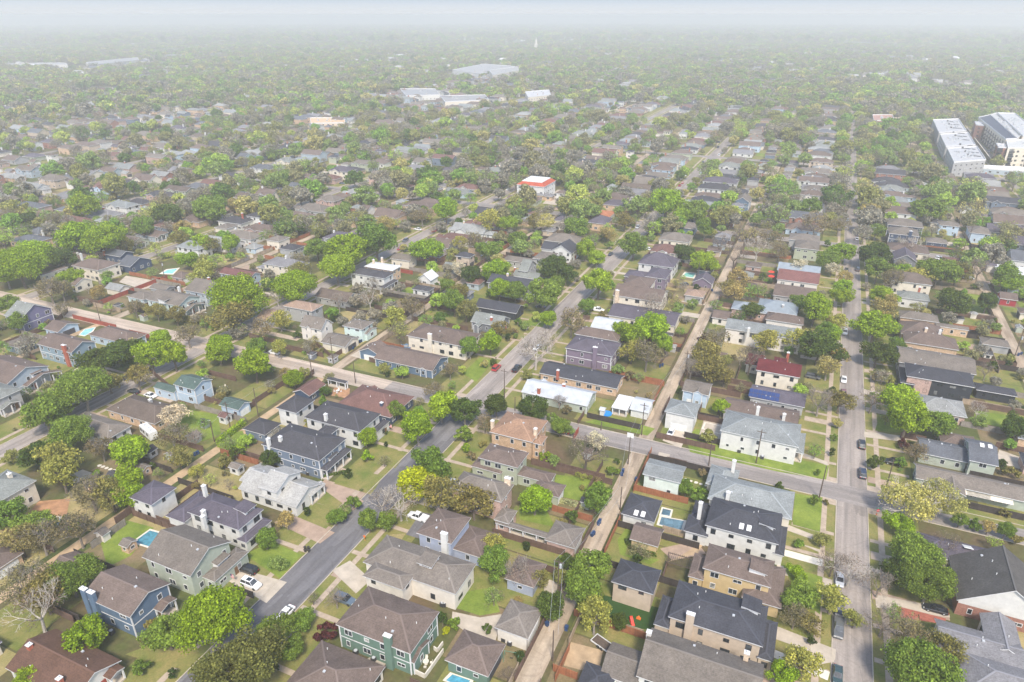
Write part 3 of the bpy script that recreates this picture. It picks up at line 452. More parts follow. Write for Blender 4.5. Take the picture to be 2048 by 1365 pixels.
# utility poles: base px, height, kind
POLES = """1283 871 11 t;1256 929 9 b;1417 932 8 p;1512 927 11 t;1638 997 10 p;1009 796 10.5 c;1030 822 5 p;1202 861 3 p;625 757 10 t;667 729 11 c;711 767 8 p;462 862 10 c;517 833 10 p;429 884 7 p;1115 1198 11 t;1105 1322 8 p;2026 723 11 t;1768 990 11 p;1926 506 10 p;1738 484 8 l;201 643 8 p;413 662 8 l;331 563 10 t;1240 1020 7 p;935 560 9 p;850 640 9 c;1003 420 9 p;1290 437 9 p;1395 560 9 p;1450 590 9 p;1370 750 9 t"""
FEN = """red 150 637 231 660;red 265 667 296 680;brown 0 700 110 650;brown 110 650 137 625;brown 158 600 205 612;red 208 612 328 556;brown 300 745 355 790;brown 355 790 470 815;brown 470 840 512 810;brown 408 745 470 765;brown 512 812 575 762;brown 590 775 628 748;brown 630 690 668 721;brown 668 721 683 705;brown 500 675 560 690;brown 745 720 860 757;brown 337 1018 395 970;brown 350 1040 410 978;grey 200 1105 238 1045;brown 238 1050 265 1020;brown 265 1020 345 1060;brown 60 1205 150 1245;brown 475 905 520 925;dark 470 1180 505 1200;brown 1085 930 1210 960;rust 1105 1020 1183 1047;brown 985 1070 1130 1112;brown 1085 1140 1125 1155;brown 1120 1048 1222 935;brown 1035 1365 1108 1200;brown 1110 1200 1190 1050;rust 1270 985 1300 905;dark 1297 916 1440 955;rust 1268 980 1375 1010;rust 1210 1110 1240 1040;tan 1238 1035 1275 1048;tan 1325 1062 1412 1090;rust 1113 1365 1137 1300;tan 1137 1290 1165 1232;rust 1105 1345 1155 1358;brown 1330 935 1375 925;dark 1370 870 1464 902;brown 1395 840 1450 850;tan 1175 780 1230 793;rust 1215 755 1330 770;brown 1325 830 1340 800;brown 1160 850 1165 830;grey 1920 850 2048 880;tan 1923 808 2048 830;brown 1990 895 2048 908;dark 1915 1010 2048 1045;dark 1905 665 1965 672;tan 1965 700 2010 750;brown 1800 875 1850 885;brown 1850 495 1926 508;brown 1945 445 2048 452;dark 1940 495 2030 512;brown 1500 740 1450 765;brown 1380 830 1430 790;red 800 545 825 550;brown 1360 700 1390 650;brown 1318 735 1345 690;brown 1405 610 1440 545;brown 1450 640 1540 655;brown 1002 515 1060 525;brown 1120 560 1145 530;dark 1405 535 1440 470;brown 870 600 800 640;brown 640 720 560 690;red 1150 880 1155 865;brown 1320 1160 1340 1130;tan 1245 1260 1285 1275;brown 780 655 800 640;brown 1165 640 1180 640;brown 1455 780 1500 790"""
# ================================================================ THE SETTING
SX = [-88.5+110.1*k for k in range(-9, 10)]; AX = [-34+112.*k for k in range(-7, 8)]
AX = [(SX[i]+SX[i+1])/2 for i in range(len(SX)-1)]
SY = [-64., 167., 398., 629., 860., 1091., 1322., 1553.]
b = MB(); n0 = 60
S_ = 16000
b.face([(-S_, -3000, 0), (S_, -3000, 0), (S_, S_*1.6, 0), (-S_, S_*1.6, 0)])
struct('ground', b.mesh('ground', ['ground']))
HW = 3.7
def hw(i): return 4.6 if abs(SX[i]+88.5) < 1 else 3.7
for i, x in enumerate(SX):
    if abs(x) > 1100: continue
    a = hw(i)
    if abs(x+88.5) < 1:
        rect('road', x-a, x+a, -100, 168, 'asphalt_dark', .03); rect('road', x-a, x+a, 168, 2400, 'asphalt_grey', .03)
    else: rect('road', x-a, x+a, -100, 2400, 'asphalt_grey', .03)
for x in AX:
    if abs(x) > 1000: continue
    for k in range(len(SY)-1):
        if x < -100 and k == 0: rect('alley', x-1.5, x+1.5, SY[k]+4, SY[k+1]-4, 'tan_dirt', .018)
        else: rect('alley', x-2.1, x+2.1, SY[k]+4, SY[k+1]-4, 'alley_surface', .018)
for y in SY:
    if y < 0: continue
    rect('road', -1300, -120, y-4, y+4, 'concrete_road' if y < 200 else 'asphalt_cross', .04)
    rect('road', -120, 1200, y-3.9, y+3.9, 'asphalt_cross', .04)
# kerbs and pavements, block by block
kb = MB(); pvm = MB(); vg = MB()
for i in range(len(SX)-1):
    for k in range(len(SY)-1):
        x0 = SX[i]+hw(i); x1 = SX[i+1]-hw(i+1); y0 = SY[k]+4; y1 = SY[k+1]-4
        if abs(x0) > 560 or y0 > 900: continue
        for c0, c1, d0, d1 in ((x0-.18, x0, y0, y1), (x1, x1+.18, y0, y1), (x0, x1, y0-.18, y0), (x0, x1, y1, y1+.18)):
            kb.box(c0, c1, d0, d1, 0, .14)
        z = .05
        for c0, c1, d0, d1 in ((x0+2., x0+3.3, y0, y1), (x1-3.3, x1-2., y0, y1)):
            pvm.face([(c0, d0, z), (c1, d0, z), (c1, d1, z), (c0, d1, z)])
        for c0, c1, d0, d1 in ((x0, x0+2., y0, y1), (x1-2, x1, y0, y1), (x0+3.3, x0+11., y0, y1), (x1-11, x1-3.3, y0, y1)):
            vg.face([(c0, d0, z-.03), (c1, d0, z-.03), (c1, d1, z-.03), (c0, d1, z-.03)])
        # corner ramps
        for cx, sx in ((x0, 1), (x1, -1)):
            for cy, sy in ((y0, 1), (y1, -1)):
                a = [(cx, cy, z+.006), (cx+sx*3.3, cy, z+.006), (cx+sx*3.3, cy+sy*2.2, z+.006), (cx, cy+sy*2.2, z+.006)]
                pvm.face(a if sx*sy > 0 else a[::-1])
struct('kerb', kb.mesh('kerb', ['concrete'])); struct('pavement', pvm.mesh('pavement', ['path_concrete'])); struct('verge_and_lawn', vg.mesh('verge', ['mown_grass']))
def px(s): 
    q = s.split(); return [G(float(q[i]), float(q[i+1])) for i in range(0, len(q), 2)]
GP = """driveway concrete 452 1160 486 1140 574 1165 533 1207|driveway driveway_brown 548 1045 590 1033 670 1066 640 1088|driveway driveway_brown 640 975 660 966 728 1003 706 1022|driveway concrete 664 1142 700 1122 742 1160 712 1188|driveway concrete 903 1243 905 1224 960 1236 1003 1229 1000 1252 988 1292 930 1264|patio concrete 1088 1155 1127 1172 1115 1203 1088 1182|driveway concrete 1570 1048 1645 1078 1640 1106 1570 1076|driveway concrete 1550 1252 1672 1300 1670 1322 1548 1278|driveway concrete 1325 882 1342 852 1378 862 1362 897|driveway concrete 1750 1190 1895 1218 1900 1236 1752 1216|driveway brick_paving 1790 1212 1892 1238 1890 1250 1802 1236|patio concrete 1998 900 2060 922 2060 945 1992 925|driveway concrete 1728 779 1812 797 1812 808 1728 789|driveway concrete 1728 864 1812 873 1812 885 1728 875|driveway concrete 238 565 252 552 335 566 286 580|path stone_white 1570 1100 1645 1120 1645 1134 1566 1112|path stone_white 1548 1300 1660 1345 1655 1362 1545 1315|path concrete 1602 905 1655 925 1655 932 1600 911|driveway asphalt_dark 812 1070 842 1025 880 1032 860 1085|driveway concrete 700 712 722 700 750 712 735 722|path concrete 520 925 600 955 596 965 515 935|patio concrete 120 960 165 940 195 950 150 968|yard red_dirt 45 1040 78 1003 140 998 132 1040 70 1068|yard red_dirt 663 792 670 772 700 778 698 798|yard driveway_brown 1320 1098 1392 1082 1412 1108 1345 1122|yard tan_dirt 1128 1332 1142 1285 1206 1302 1196 1350|yard tan_dirt 1395 1108 1412 1080 1365 1110 1335 1125|lawn turf 1180 1185 1325 1218 1312 1262 1215 1250|lawn lush_grass 1112 950 1215 962 1200 1012 1105 990|lawn lush_grass 490 1110 542 1084 604 1110 560 1158|lawn mown_grass 592 1032 626 1005 690 1022 648 1062|lawn mown_grass 668 968 706 940 768 952 742 990|lawn mown_grass 735 915 752 892 815 906 790 938|lawn lush_grass 925 747 960 715 988 722 952 765|lawn lush_grass 1372 876 1658 932 1652 960 1560 945 1380 905|lawn lush_grass 200 1080 255 1042 308 1056 262 1112 215 1135|lawn lush_grass 362 818 436 830 442 868 405 884 335 855|lawn lush_grass 912 1188 985 1175 1000 1225 960 1232 905 1215|lawn lush_grass 1215 832 1310 858 1295 872 1170 845|lawn lush_grass 1370 878 1392 858 1450 872 1435 888|lawn lush_grass 1120 1105 1180 1115 1160 1140 1110 1130|lawn lush_grass 1038 1010 1090 1015 1110 1055 1040 1040|lawn lush_grass 1235 1080 1270 1035 1250 1110 1320 1120 1300 1130 1240 1110|lawn lush_grass 1760 830 1800 830 1812 868 1750 862|lawn lush_grass 1950 822 2048 835 2030 860 1945 845|lawn lush_grass 1590 988 1645 996 1640 1065 1585 1050|lawn mown_grass 1575 1062 1640 1085 1640 1100 1572 1080|lawn lush_grass 1565 1130 1645 1155 1640 1230 1600 1200|lawn mown_grass 1930 408 2010 402 2040 425 1935 432|lawn mown_grass 1790 985 1895 1002 2060 1040 2060 1062 1800 1010|lawn lush_grass 1795 1050 1830 1050 1840 1090 1790 1085|lawn dry_grass 780 1070 812 1068 800 1085 765 1090|lawn mown_grass 300 1290 420 1300 400 1350 250 1310|lawn lush_grass 440 872 485 862 500 898 450 890|lawn lush_grass 1070 630 1105 622 1085 655 1045 650|lawn mown_grass 1030 655 1060 648 1040 680 1000 675|lawn dry_grass 680 625 745 615 770 635 700 650|patio concrete 1398 872 1410 833 1452 842 1445 885|patio stone_white 955 1295 985 1290 960 1345 925 1335|patio driveway_brown 1880 688 1950 690 1945 700 1880 698|patio concrete 860 560 885 565 850 580 830 575|driveway concrete 1560 1330 1668 1310 1668 1325 1560 1345|path driveway_brown 410 1190 470 1190 480 1200 425 1205|patio concrete 1318 905 1340 910 1338 916 1316 912|parking concrete 1085 408 1115 380 1165 385 1150 415|patio concrete 690 1345 750 1310 780 1320 740 1365"""
for i, s in enumerate(GP.split('|')):
    nm, m, rest = s.split(' ', 2); o = sheet(nm, px(rest), m, {'lawn': .036, 'yard': .042, 'path': .07, 'patio': .062}.get(nm, .068)+i*.0009)
# backyard patches, lot by lot, so that neighbouring yards differ
YB = {k: MB() for k in ('lush_grass', 'mown_grass', 'dry_grass', 'worn_yard', 'driveway_brown', 'concrete')}
for i in range(len(SX)-1):
    ax = AX[i]
    for k in range(len(SY)-1):
        y = SY[k]+6
        while y < SY[k+1]-20:
            d = R.uniform(14, 16.5)
            for sgn in (-1, 1):
                q = PR(ax+sgn*12, y)
                if q[2] < 20 or q[2] > 900 or not -200 < q[0] < 2250: continue
                a, c = sorted((ax+sgn*3.2, ax+sgn*R.uniform(15, 26))); m = R.choice(['lush_grass', 'mown_grass', 'dry_grass', 'worn_yard', 'worn_yard', 'mown_grass'])
                if q[1] > 640: m = R.choice(['worn_yard', 'mown_grass', 'dry_grass', 'mown_grass'])
                YB[m].face([(a, y, .016), (c, y, .016), (c, y+d-.4, .016), (a, y+d-.4, .016)])
                if R.random() < .55 and q[1] < 640:
                    t = R.uniform(4, 9); a, c = sorted((ax+sgn*2.2, ax+sgn*R.uniform(9, 16))); m = R.choice(['concrete', 'driveway_brown', 'worn_yard'])
                    YB[m].face([(a, y+2, .024), (c, y+2, .024), (c, y+2+t, .024), (a, y+2+t, .024)])
            y += d
for m, q in YB.items(): struct('yard', q.mesh('yard', [m]))
# lake on the horizon
b = MB(); p = [G(830, 43.5), G(1790, 46.5), G(1790, 44.2), G(830, 42)]; b.face([(x, y, 1.) for x, y in p])
flat('lake_water', (.75, .78, .8), .08, .02, .001); struct('lake', b.mesh('lake', ['lake_water']))
# distant woodland: a bumpy canopy beyond the trees that stand singly
U = 150; W_ = 110; vv = []; ff = []
for j in range(W_):
    D = 2500*(1.022**j)
    for i in range(U):
        a = YAW+math.radians(44)-math.radians(88)*i/(U-1)
        z = -1 if j == 0 or D > 26000 else (7+5*math.sin(D*.031+i*1.7)+NR.uniform(-5, 5))*1.
        vv.append((-math.sin(a)*D+NR.uniform(-8, 8), math.cos(a)*D+NR.uniform(-8, 8), z))
for j in range(W_-1):
    for i in range(U-1): k = j*U+i; ff.append((k, k+1, k+U+1, k+U))
def m_wood(nt, bs):
    p = pos(nt); a = ramp(nt, noise(nt, p, .02, 5, .8), [(.34, (.06, .09, .04)), (.5, (.12, .15, .06)), (.62, (.17, .17, .10)), (.72, (.5, .48, .45))]); setc(nt, bs, a, 1)
MT['woodland'] = mat('woodland', m_wood); me = bpy.data.meshes.new('woodland'); me.from_pydata(vv, [], ff); me.materials.append(MT['woodland']); me.update()
if me.polygons[0].normal.z < 0: me.flip_normals()
struct('distant_woodland', me, kind='stuff')
# ================================================================ HOUSES
WC = dict(blue=(.105, .16, .235), white=(.61, .605, .58), sage=(.38, .42, .35), slate=(.15, .19, .25), navy=(.05, .075, .13), grey=(.36, .36, .36), pblue=(.42, .52, .62), tanb=(.52, .37, .25), cream=(.66, .60, .50),
          slateb=(.22, .30, .36), greyb=(.36, .42, .47), purple=(.16, .15, .25), mint=(.45, .55, .55), offw=(.66, .62, .57), blk=(.035, .04, .05), mint2=(.55, .66, .63), dslate=(.17, .18, .20), plum=(.19, .15, .20),
          obrick=(.46, .32, .21), olive=(.38, .41, .31), pbrick=(.44, .31, .27), peri=(.34, .38, .48), stucco=(.68, .63, .56), fgreen=(.125, .20, .16), pgreen=(.60, .66, .60), yellow=(.54, .41, .22), beige=(.50, .41, .32),
          rbrick=(.30, .15, .115), rbarn=(.32, .03, .04), rose=(.60, .42, .38), brick=(.36, .11, .07), tan=(.62, .50, .38))
RC = dict(gb=(.145, .112, .098), gb2=(.17, .15, .132), ch=(.062, .062, .072), br=(.125, .07, .05), sl=(.10, .09, .115), lg=(.33, .33, .32), rb=(.15, .085, .075), grn=(.075, .115, .105), br2=(.125, .10, .085), gg=(.20, .215, .205),
          lg2=(.26, .27, .27), ch2=(.11, .12, .14), rr=(.17, .08, .075), tan=(.28, .20, .155), wh=(.60, .61, .62), wh2=(.44, .465, .49), chd=(.055, .058, .072), otan=(.30, .19, .13), gg2=(.22, .24, .245), red=(.11, .02, .024),
          lgb=(.25, .29, .325), chd2=(.085, .082, .08), sl2=(.19, .19, .205), orng=(.42, .17, .09))
ROOFW = dict(gb='brown', gb2='grey-brown', ch='charcoal', br='dark brown', sl='slate', lg='pale grey', rb='reddish-brown', grn='green', br2='brown', gg='green-grey', lg2='light grey', ch2='dark grey', rr='maroon', tan='tan', wh='white', wh2='silver',
             chd='black', otan='tan', gg2='grey', red='red', lgb='pale blue-grey', chd2='black', sl2='grey', orng='orange')
WALLW = dict(blue='blue', white='white', sage='sage', slate='slate-walled', navy='navy', grey='grey', pblue='pale blue', tanb='tan brick', cream='cream', greyb='grey-blue', offw='off-white', mint='mint', olive='olive', pbrick='pink brick', beige='beige', yellow='yellow', rbrick='red brick')
BRICKS = {'tanb', 'obrick', 'pbrick', 'rbrick', 'brick'}
def winmesh(wd, ht, dark):
    b = MB(); t = .09; a = wd/2; c = ht/2
    for x0, x1, z0, z1 in ((-a, a, c-t, c), (-a, a, -c, -c+t), (-a, -a+t, -c+t, c-t), (a-t, a, -c+t, c-t)): b.box(x0, x1, -.07, .02, z0, z1)
    if wd > 1.3: b.box(-.04, .04, -.068, .02, -c+t, c-t)
    p = MB(); p.box(-a+t, a-t, -.03, .01, -c+t, c-t)
    q = MB()
    for k in range(len(b.f)): pass
    q.v = b.v+p.v; q.f = b.f+[tuple(i+len(b.v) for i in f) for f in p.f]; q.m = [0]*len(b.f)+[1]*len(p.f)
    fm = 'dark_metal' if dark else 'trim'
    return b.mesh('window', [fm]), p.mesh('pane', ['glass']), q.mesh('window', [fm, 'glass'])
WM = {(w_, h_, d): winmesh(w_, h_, d) for w_ in (.9, 1.1, 1.8) for h_ in (.9, 1.45) for d in (0, 1)}
def boxmesh(name, x, y, z, m): b = MB(); b.box(-x/2, x/2, -y/2, y/2, 0, z); return b.mesh(name, [m])
COLM = boxmesh('column', .28, .28, 1, 'trim'); DOORM = MB(); DOORM.box(-.5, .5, -.06, .03, 0, 2.1); DOORM = DOORM.mesh('door', ['painted'])
def gdm():
    b = MB(); 
    for k in range(4): b.box(-2.4, 2.4, -.06, .03, k*.55, k*.55+.53)
    return b.mesh('garage_door', ['painted'])
GDM = gdm(); VENTM = MB(); VENTM.tube((0, 0, -.2), (0, 0, .45), .09, .09, 6); VENTM = VENTM.mesh('vent_pipe', ['lamp_white']); BVM = boxmesh('roof_vent', .45, .45, .25, 'galvanised')
SKM = MB(); SKM.box(-.5, .5, -.75, .75, 0, .12); SKM.box(-.42, .42, -.67, .67, .12, .13, 1); SKM = SKM.mesh('skylight', ['trim', 'lamp_white'])
def roofz(p, x, y):
    x0, x1, y0, y1, e, t, k = p
    dx = min(x-x0, x1-x); dy = min(y-y0, y1-y)
    if min(dx, dy) < 0: return None
    if t == 'H': return e+k*min(dx, dy)
    if t == 'X': return e+k*dy
    if t == 'Y': return e+k*dx
    return e+.1
def addroof(b, p, cx, cy):
    x0, x1, y0, y1, e, t, k = p; x0 -= cx; x1 -= cx; y0 -= cy; y1 -= cy; f = .2; w_, d_ = x1-x0, y1-y0
    A, B, C, D = (x0, y0), (x1, y0), (x1, y1), (x0, y1)
    def rc(p0, p1, z0, z1):                           # ridge cap
        a = Vector((*p0, z0+.035)); c = Vector((*p1, z1+.035)); d = c-a
        if d.length < .3: return
        s = Vector((-d.y, d.x, 0)).normalized()*.17; b.face([a-s, c-s, c+s, a+s], 2)
        # keep it up-facing
        g = b.f[-1]; v0, v1, v2 = (Vector(b.v[i]) for i in g[:3])
        if (v1-v0).cross(v2-v0).z < 0: b.f[-1] = g[::-1]
    if t in 'FT':
        b.box(x0, x1, y0, y1, e-.35, e, 1)
        if t == 'F':
            b.box(x0+.25, x1-.25, y0+.25, y1-.25, e, e+.05, 0)
        else:
            i_ = 3.; h2 = e+2.
            r0 = [(*q, e+.01) for q in (A, B, C, D)]; r1 = [(x0+i_, y0+i_, h2), (x1-i_, y0+i_, h2), (x1-i_, y1-i_, h2), (x0+i_, y1-i_, h2)]
            for q in range(4): b.face([r0[q], r0[(q+1) % 4], r1[(q+1) % 4], r1[q]], 0)
            b.box(x0+i_-.2, x1-i_+.2, y0+i_-.2, y1-i_+.2, h2-.3, h2+.25, 3)
            for q in range(6):
                a = (x0+x1)/2+R.uniform(-4, 4); c = (y0+y1)/2+R.uniform(-3, 3); b.box(a-.6, a+.6, c-.5, c+.5, h2+.25, h2+1.2, 3)
        return
    if t == 'H':
        if w_ >= d_: m = d_/2; P, Q = (x0+m, y0+m), (x1-m, y0+m)
        else: m = w_/2; P, Q = (x0+m, y0+m), (x0+m, y1-m)
        z = e+k*m; c3 = lambda q, zz: (*q, zz)
        if w_ >= d_:
            b.face([c3(A, e), c3(B, e), c3(Q, z), c3(P, z)]); b.face([c3(C, e), c3(D, e), c3(P, z), c3(Q, z)])
            b.face([c3(B, e), c3(C, e), c3(Q, z)]); b.face([c3(D, e), c3(A, e), c3(P, z)])
            for q, r_ in ((A, P), (D, P), (B, Q), (C, Q)): rc(q, r_, e, z)
        else:
            b.face([c3(D, e), c3(A, e), c3(P, z), c3(Q, z)]); b.face([c3(B, e), c3(C, e), c3(Q, z), c3(P, z)])
            b.face([c3(A, e), c3(B, e), c3(P, z)]); b.face([c3(C, e), c3(D, e), c3(Q, z)])
            for q, r_ in ((A, P), (B, P), (D, Q), (C, Q)): rc(q, r_, e, z)
        rc(P, Q, z, z)
        for q, r_ in ((A, B), (B, C), (C, D), (D, A)): b.face([c3(q, e-f), c3(r_, e-f), c3(r_, e), c3(q, e)], 1)
        b.face([c3(q, e-f) for q in (D, C, B, A)], 1)
    else:
        if t == 'X': m = d_/2; P, Q = (x0, y0+m), (x1, y0+m); sl = ((A, B, Q, P), (C, D, P, Q)); ends = ((D, P, A), (B, Q, C))
        else: m = w_/2; P, Q = (x0+m, y0), (x0+m, y1); sl = ((D, A, P, Q), (B, C, Q, P)); ends = ((A, P, B), (C, Q, D))
        z = e+k*m; zz = lambda q: z if q in (P, Q) else e
        for s_ in sl:
            b.face([(*q, zz(q)) for q in s_]); b.face([(*q, zz(q)-f) for q in s_][::-1], 1)
            b.face([(*s_[0], e-f), (*s_[1], e-f), (*s_[1], e), (*s_[0], e)], 1)
        for q0, q1, q2 in ends:
            for u_, v_ in ((q0, q1), (q1, q2)): b.face([(*u_, zz(u_)), (*u_, zz(u_)-f), (*v_, zz(v_)-f), (*v_, zz(v_))], 1)
        rc(P, Q, z, z)
def addwall(b, p, cx, cy, ins):
    x0, x1, y0, y1, e, t, k = p; x0 += ins-cx; x1 -= ins+cx; y0 += ins-cy; y1 -= ins+cy; tp = e-.12
    b.box(x0, x1, y0, y1, 0, tp)
    if t == 'X':
        m = (y0+y1)/2; z = e+k*((y1-y0)/2+ins)-.21; 
        for x in (x0, x1): pass
        lo = e+k*ins-.21
        b.face([(x0, y1, tp), (x0, m, z), (x0, y0, tp)]); b.face([(x1, y0, tp), (x1, m, z), (x1, y1, tp)])
    if t == 'Y':
        m = (x0+x1)/2; z = e+k*((x1-x0)/2+ins)-.21
        b.face([(x0, y0, tp), (m, y0, z), (x1, y0, tp)][::1]); b.face([(x1, y1, tp), (m, y1, z), (x0, y1, tp)])
TAKEN = []                                            # footprints
LM = []                                               # landmarks for labels
NH = [0]
def house(label, cat, wc, rc_, P, ex, near=2, noun=None, group=None):
    """near 2: full detail; 1: fewer; 0: box, roof, few windows. P: list of (porch, rect, eave, type, pitch)"""
    name = {'house': 'house', 'garage': 'garage'}.get(cat, cat)
    a = P[0]; cx = (a[1][0]+a[1][1])/2; cy = (a[1][2]+a[1][3])/2
    o = thing(name, cat, (cx, cy, 0), label, group, noun); NH[0] += 1
    if label: LM.append((cx, cy, a[2], label))
    wallm = 'brick' if wc in BRICKS else 'siding'; rm = 'metal_roofing' if rc_ in ('wh', 'wh2', 'lgb') else 'shingle'
    W = WC[wc] if isinstance(wc, str) else wc; RR = RC[rc_]; jj = R.uniform(.92, 1.08); RR = tuple(q*jj for q in RR)
    solid = []; b = MB(); rr = []; pieces = []
    for i, (pc, r, e, t, k) in enumerate(P):
        q = (*r, e, t, k); pieces.append((pc, q)); TAKEN.append((r[0]-.5, r[1]+.5, r[2]-.5, r[3]+.5))
        ins = .45 if min(r[1]-r[0], r[3]-r[2]) > 4.5 else .25; ins += i*.013
        rb_ = MB(); addroof(rb_, q, cx, cy); rr.append(('roof' if i == 0 else 'lower_roof', rb_))
        if not pc: addwall(b, q, cx, cy, ins); solid.append((r[0]+ins, r[1]-ins, r[2]+ins, r[3]-ins, e, t, k))
    if b.f: wall = link('wall', b.mesh('wall', [wallm]), o, (0, 0, 0), W)
    roof = None
    for nm, q in rr:
        if q.f:
            x = link(nm, q.mesh(nm, [rm, 'trim', 'ridge', 'lamp_white']), o, (0, 0, 0), RR); roof = roof or x
    dark = wc == 'blk' or wc in ('white', 'stucco', 'beige', 'cream', 'offw') and R.random() < .6 and 'white' not in ex.split(';')
    inside = lambda x, y, z, me_: any(s is not me_ and s[0]-.2 < x < s[1]+.2 and s[2]-.2 < y < s[3]+.2 and z < s[4]+.5 for s in solid)
    stx = min(SX, key=lambda s: abs(s-cx)); front = 1 if stx > cx else -1
    gar = [x for x in ex.split(';') if x in ('gS', 'gE', 'gN', 'gW')]
    if cat == 'garage' and not gar and 'w' not in ex.split(';'): gar = ['gE' if min(AX, key=lambda s: abs(s-cx)) > cx else 'gW']
    if near > 0 or True:
        for s in solid:
            x0, x1, y0, y1, e, t, k = s
            faces = [('S', x0, x1, y0, 0.), ('E', y0, y1, x1, math.pi/2), ('W', y0, y1, x0, -math.pi/2)]
            if near == 2: faces.append(('N', x0, x1, y1, math.pi))
            u_ = PR(cx, cy, 3)[0]
            if near < 2: faces = [f for f in faces if not (f[0] == 'W' and u_ < 1500) and not (f[0] == 'E' and u_ > 1500)]
            for nm, a0, a1, fx, rz in faces:
                L_ = a1-a0
                if 'g'+nm in gar and s is solid[0]:
                    m_ = (a0+a1)/2; g = link('garage_door', GDM, o, (m_-cx, fx-cy, 0) if nm in 'SN' else (fx-cx, m_-cy, 0), (.7, .7, .68) if R.random() < .6 or 'white' in ex else (.06, .06, .07), rz)
                    if L_ < 6: g.scale.x = (L_-1)/5
                    levels = [4.4] if e > 5 else []
                else: levels = [1.65]+([4.6] if e > 5 else [])+([7.2] if e > 7.5 else [])
                for z in levels:
                    n = max(1, int(L_/(3.4 if near else 4.2))) if L_ > 3 else (1 if L_ > 2 else 0)
                    if cat in ('shed',): n = min(n, 1)
                    for c in range(n):
                        if R.random() < (.1 if cat == 'house' else .4): continue
                        m_ = a0+L_*(c+.5)/n+R.uniform(-.4, .4)*(n > 1); big = R.random()
                        ox, oy = {'S': (m_, fx-.5), 'N': (m_, fx+.5), 'E': (fx+.5, m_), 'W': (fx-.5, m_)}[nm]
                        if inside(ox, oy, z, s): continue
                        key = (1.8 if big < .3 and L_ > 5 else (.9 if big > .8 else 1.1), .9 if R.random() < .25 or e < 2.6 else 1.45, 1 if dark else 0)
                        key = (key[0], key[1], key[2]); zz = min(z, e-.95)
                        loc = (m_-cx, fx-cy, zz) if nm in 'SN' else (fx-cx, m_-cy, zz)
                        if near == 2: wo = link('window', WM[key][0], o, loc, None, rz); link('pane', WM[key][1], wo)
                        else: link('window', WM[key][2], o, loc, None, rz)
    # front door
    if cat == 'house' and near and solid:
        s = max(solid, key=lambda q: q[1]*front if True else 0) if front > 0 else min(solid, key=lambda q: q[0])
        fx = s[1] if front > 0 else s[0]; link('door', DOORM, o, (fx-cx, (s[2]+s[3])/2-cy+1.1, 0), R.choice([(.3, .06, .04), (.5, .5, .48), (.05, .07, .1), (.18, .1, .05)]), math.pi/2*front)
    # corner boards and belt course
    if 'white' in ex.split(';'):
        b = MB()
        for s in solid:
            x0, x1, y0, y1, e = s[:5]; x0 -= cx; x1 -= cx; y0 -= cy; y1 -= cy
            for x, y in ((x0, y0), (x1, y0), (x1, y1), (x0, y1)): b.box(x-.11, x+.11, y-.11, y+.11, 0, e-.15)
            if e > 5:
                z = 2.9; b.box(x0-.035, x1+.035, y0-.035, y0-.002, z, z+.22); b.box(x1+.002, x1+.035, y0, y1, z, z+.22); b.box(x0-.035, x0-.002, y0, y1, z, z+.22)
        link('corner_trim', b.mesh('corner_trim', ['trim']), o)
    if 'gable' in ex.split(';'):
        s = solid[0]; b = MB(); y = s[2]-cy-.03; mx_ = (s[0]+s[1])/2-cx; zt = s[4]+s[6]*((s[1]-s[0])/2+.45)-.3; b.face([(s[0]-cx, y, s[4]-.9), (s[1]-cx, y, s[4]-.9), (s[1]-cx, y, s[4]-.1), (mx_, y, zt), (s[0]-cx, y, s[4]-.1)]); link('gable_siding', b.mesh('gable_siding', ['siding']), o, (0, 0, 0), WC['white'])
    if 'pinkbrick' in ex.split(';'):
        s = solid[0]; b = MB(); b.box(s[0]-cx-.01, s[0]-cx+(s[1]-s[0])*.38, s[2]-cy-.06, s[2]-cy-.005, 0, s[4]-.15); link('brick_facing', b.mesh('brick_facing', ['brick']), o, (0, 0, 0), WC['pbrick'])
    # porches
    for pc, q in pieces:
        if not pc: continue
        x0, x1, y0, y1, e = q[:5]; b = MB(); b.box(x0-cx+.2, x1-cx-.2, y0-cy+.2, y1-cy-.2, 0, .35); link('porch_floor', b.mesh('porch_floor', ['concrete']), o)
        nx = max(1, round((x1-x0)/3.2)); ny = max(1, round((y1-y0)/3.2)); seen = set()
        for i in range(nx+1):
            for j in range(ny+1):
                if 0 < i < nx and 0 < j < ny: continue
                x = x0+.35+(x1-x0-.7)*i/nx; y = y0+.35+(y1-y0-.7)*j/ny
                if inside(x, y, 1, None): continue
                c = link('column', COLM, o, (x-cx, y-cy, .35)); c.scale.z = e-.5
    def rz_at(x, y):
        zs = [z for z in (roofz(q, x, y) for pc, q in pieces) if z is not None]; return max(zs) if zs else None
    if near == 2 and len(solid) and cat == 'house' and rm == 'shingle':
        q = pieces[0][1]
        for c in range(4):
            x = R.uniform(q[0]+1.5, q[1]-1.5); y = R.uniform(q[2]+1, q[3]-1); z = rz_at(x, y)
            if z: link('vent_pipe' if c < 3 else 'roof_vent', VENTM if c < 3 else BVM, roof, (x-cx, y-cy, z-.03))
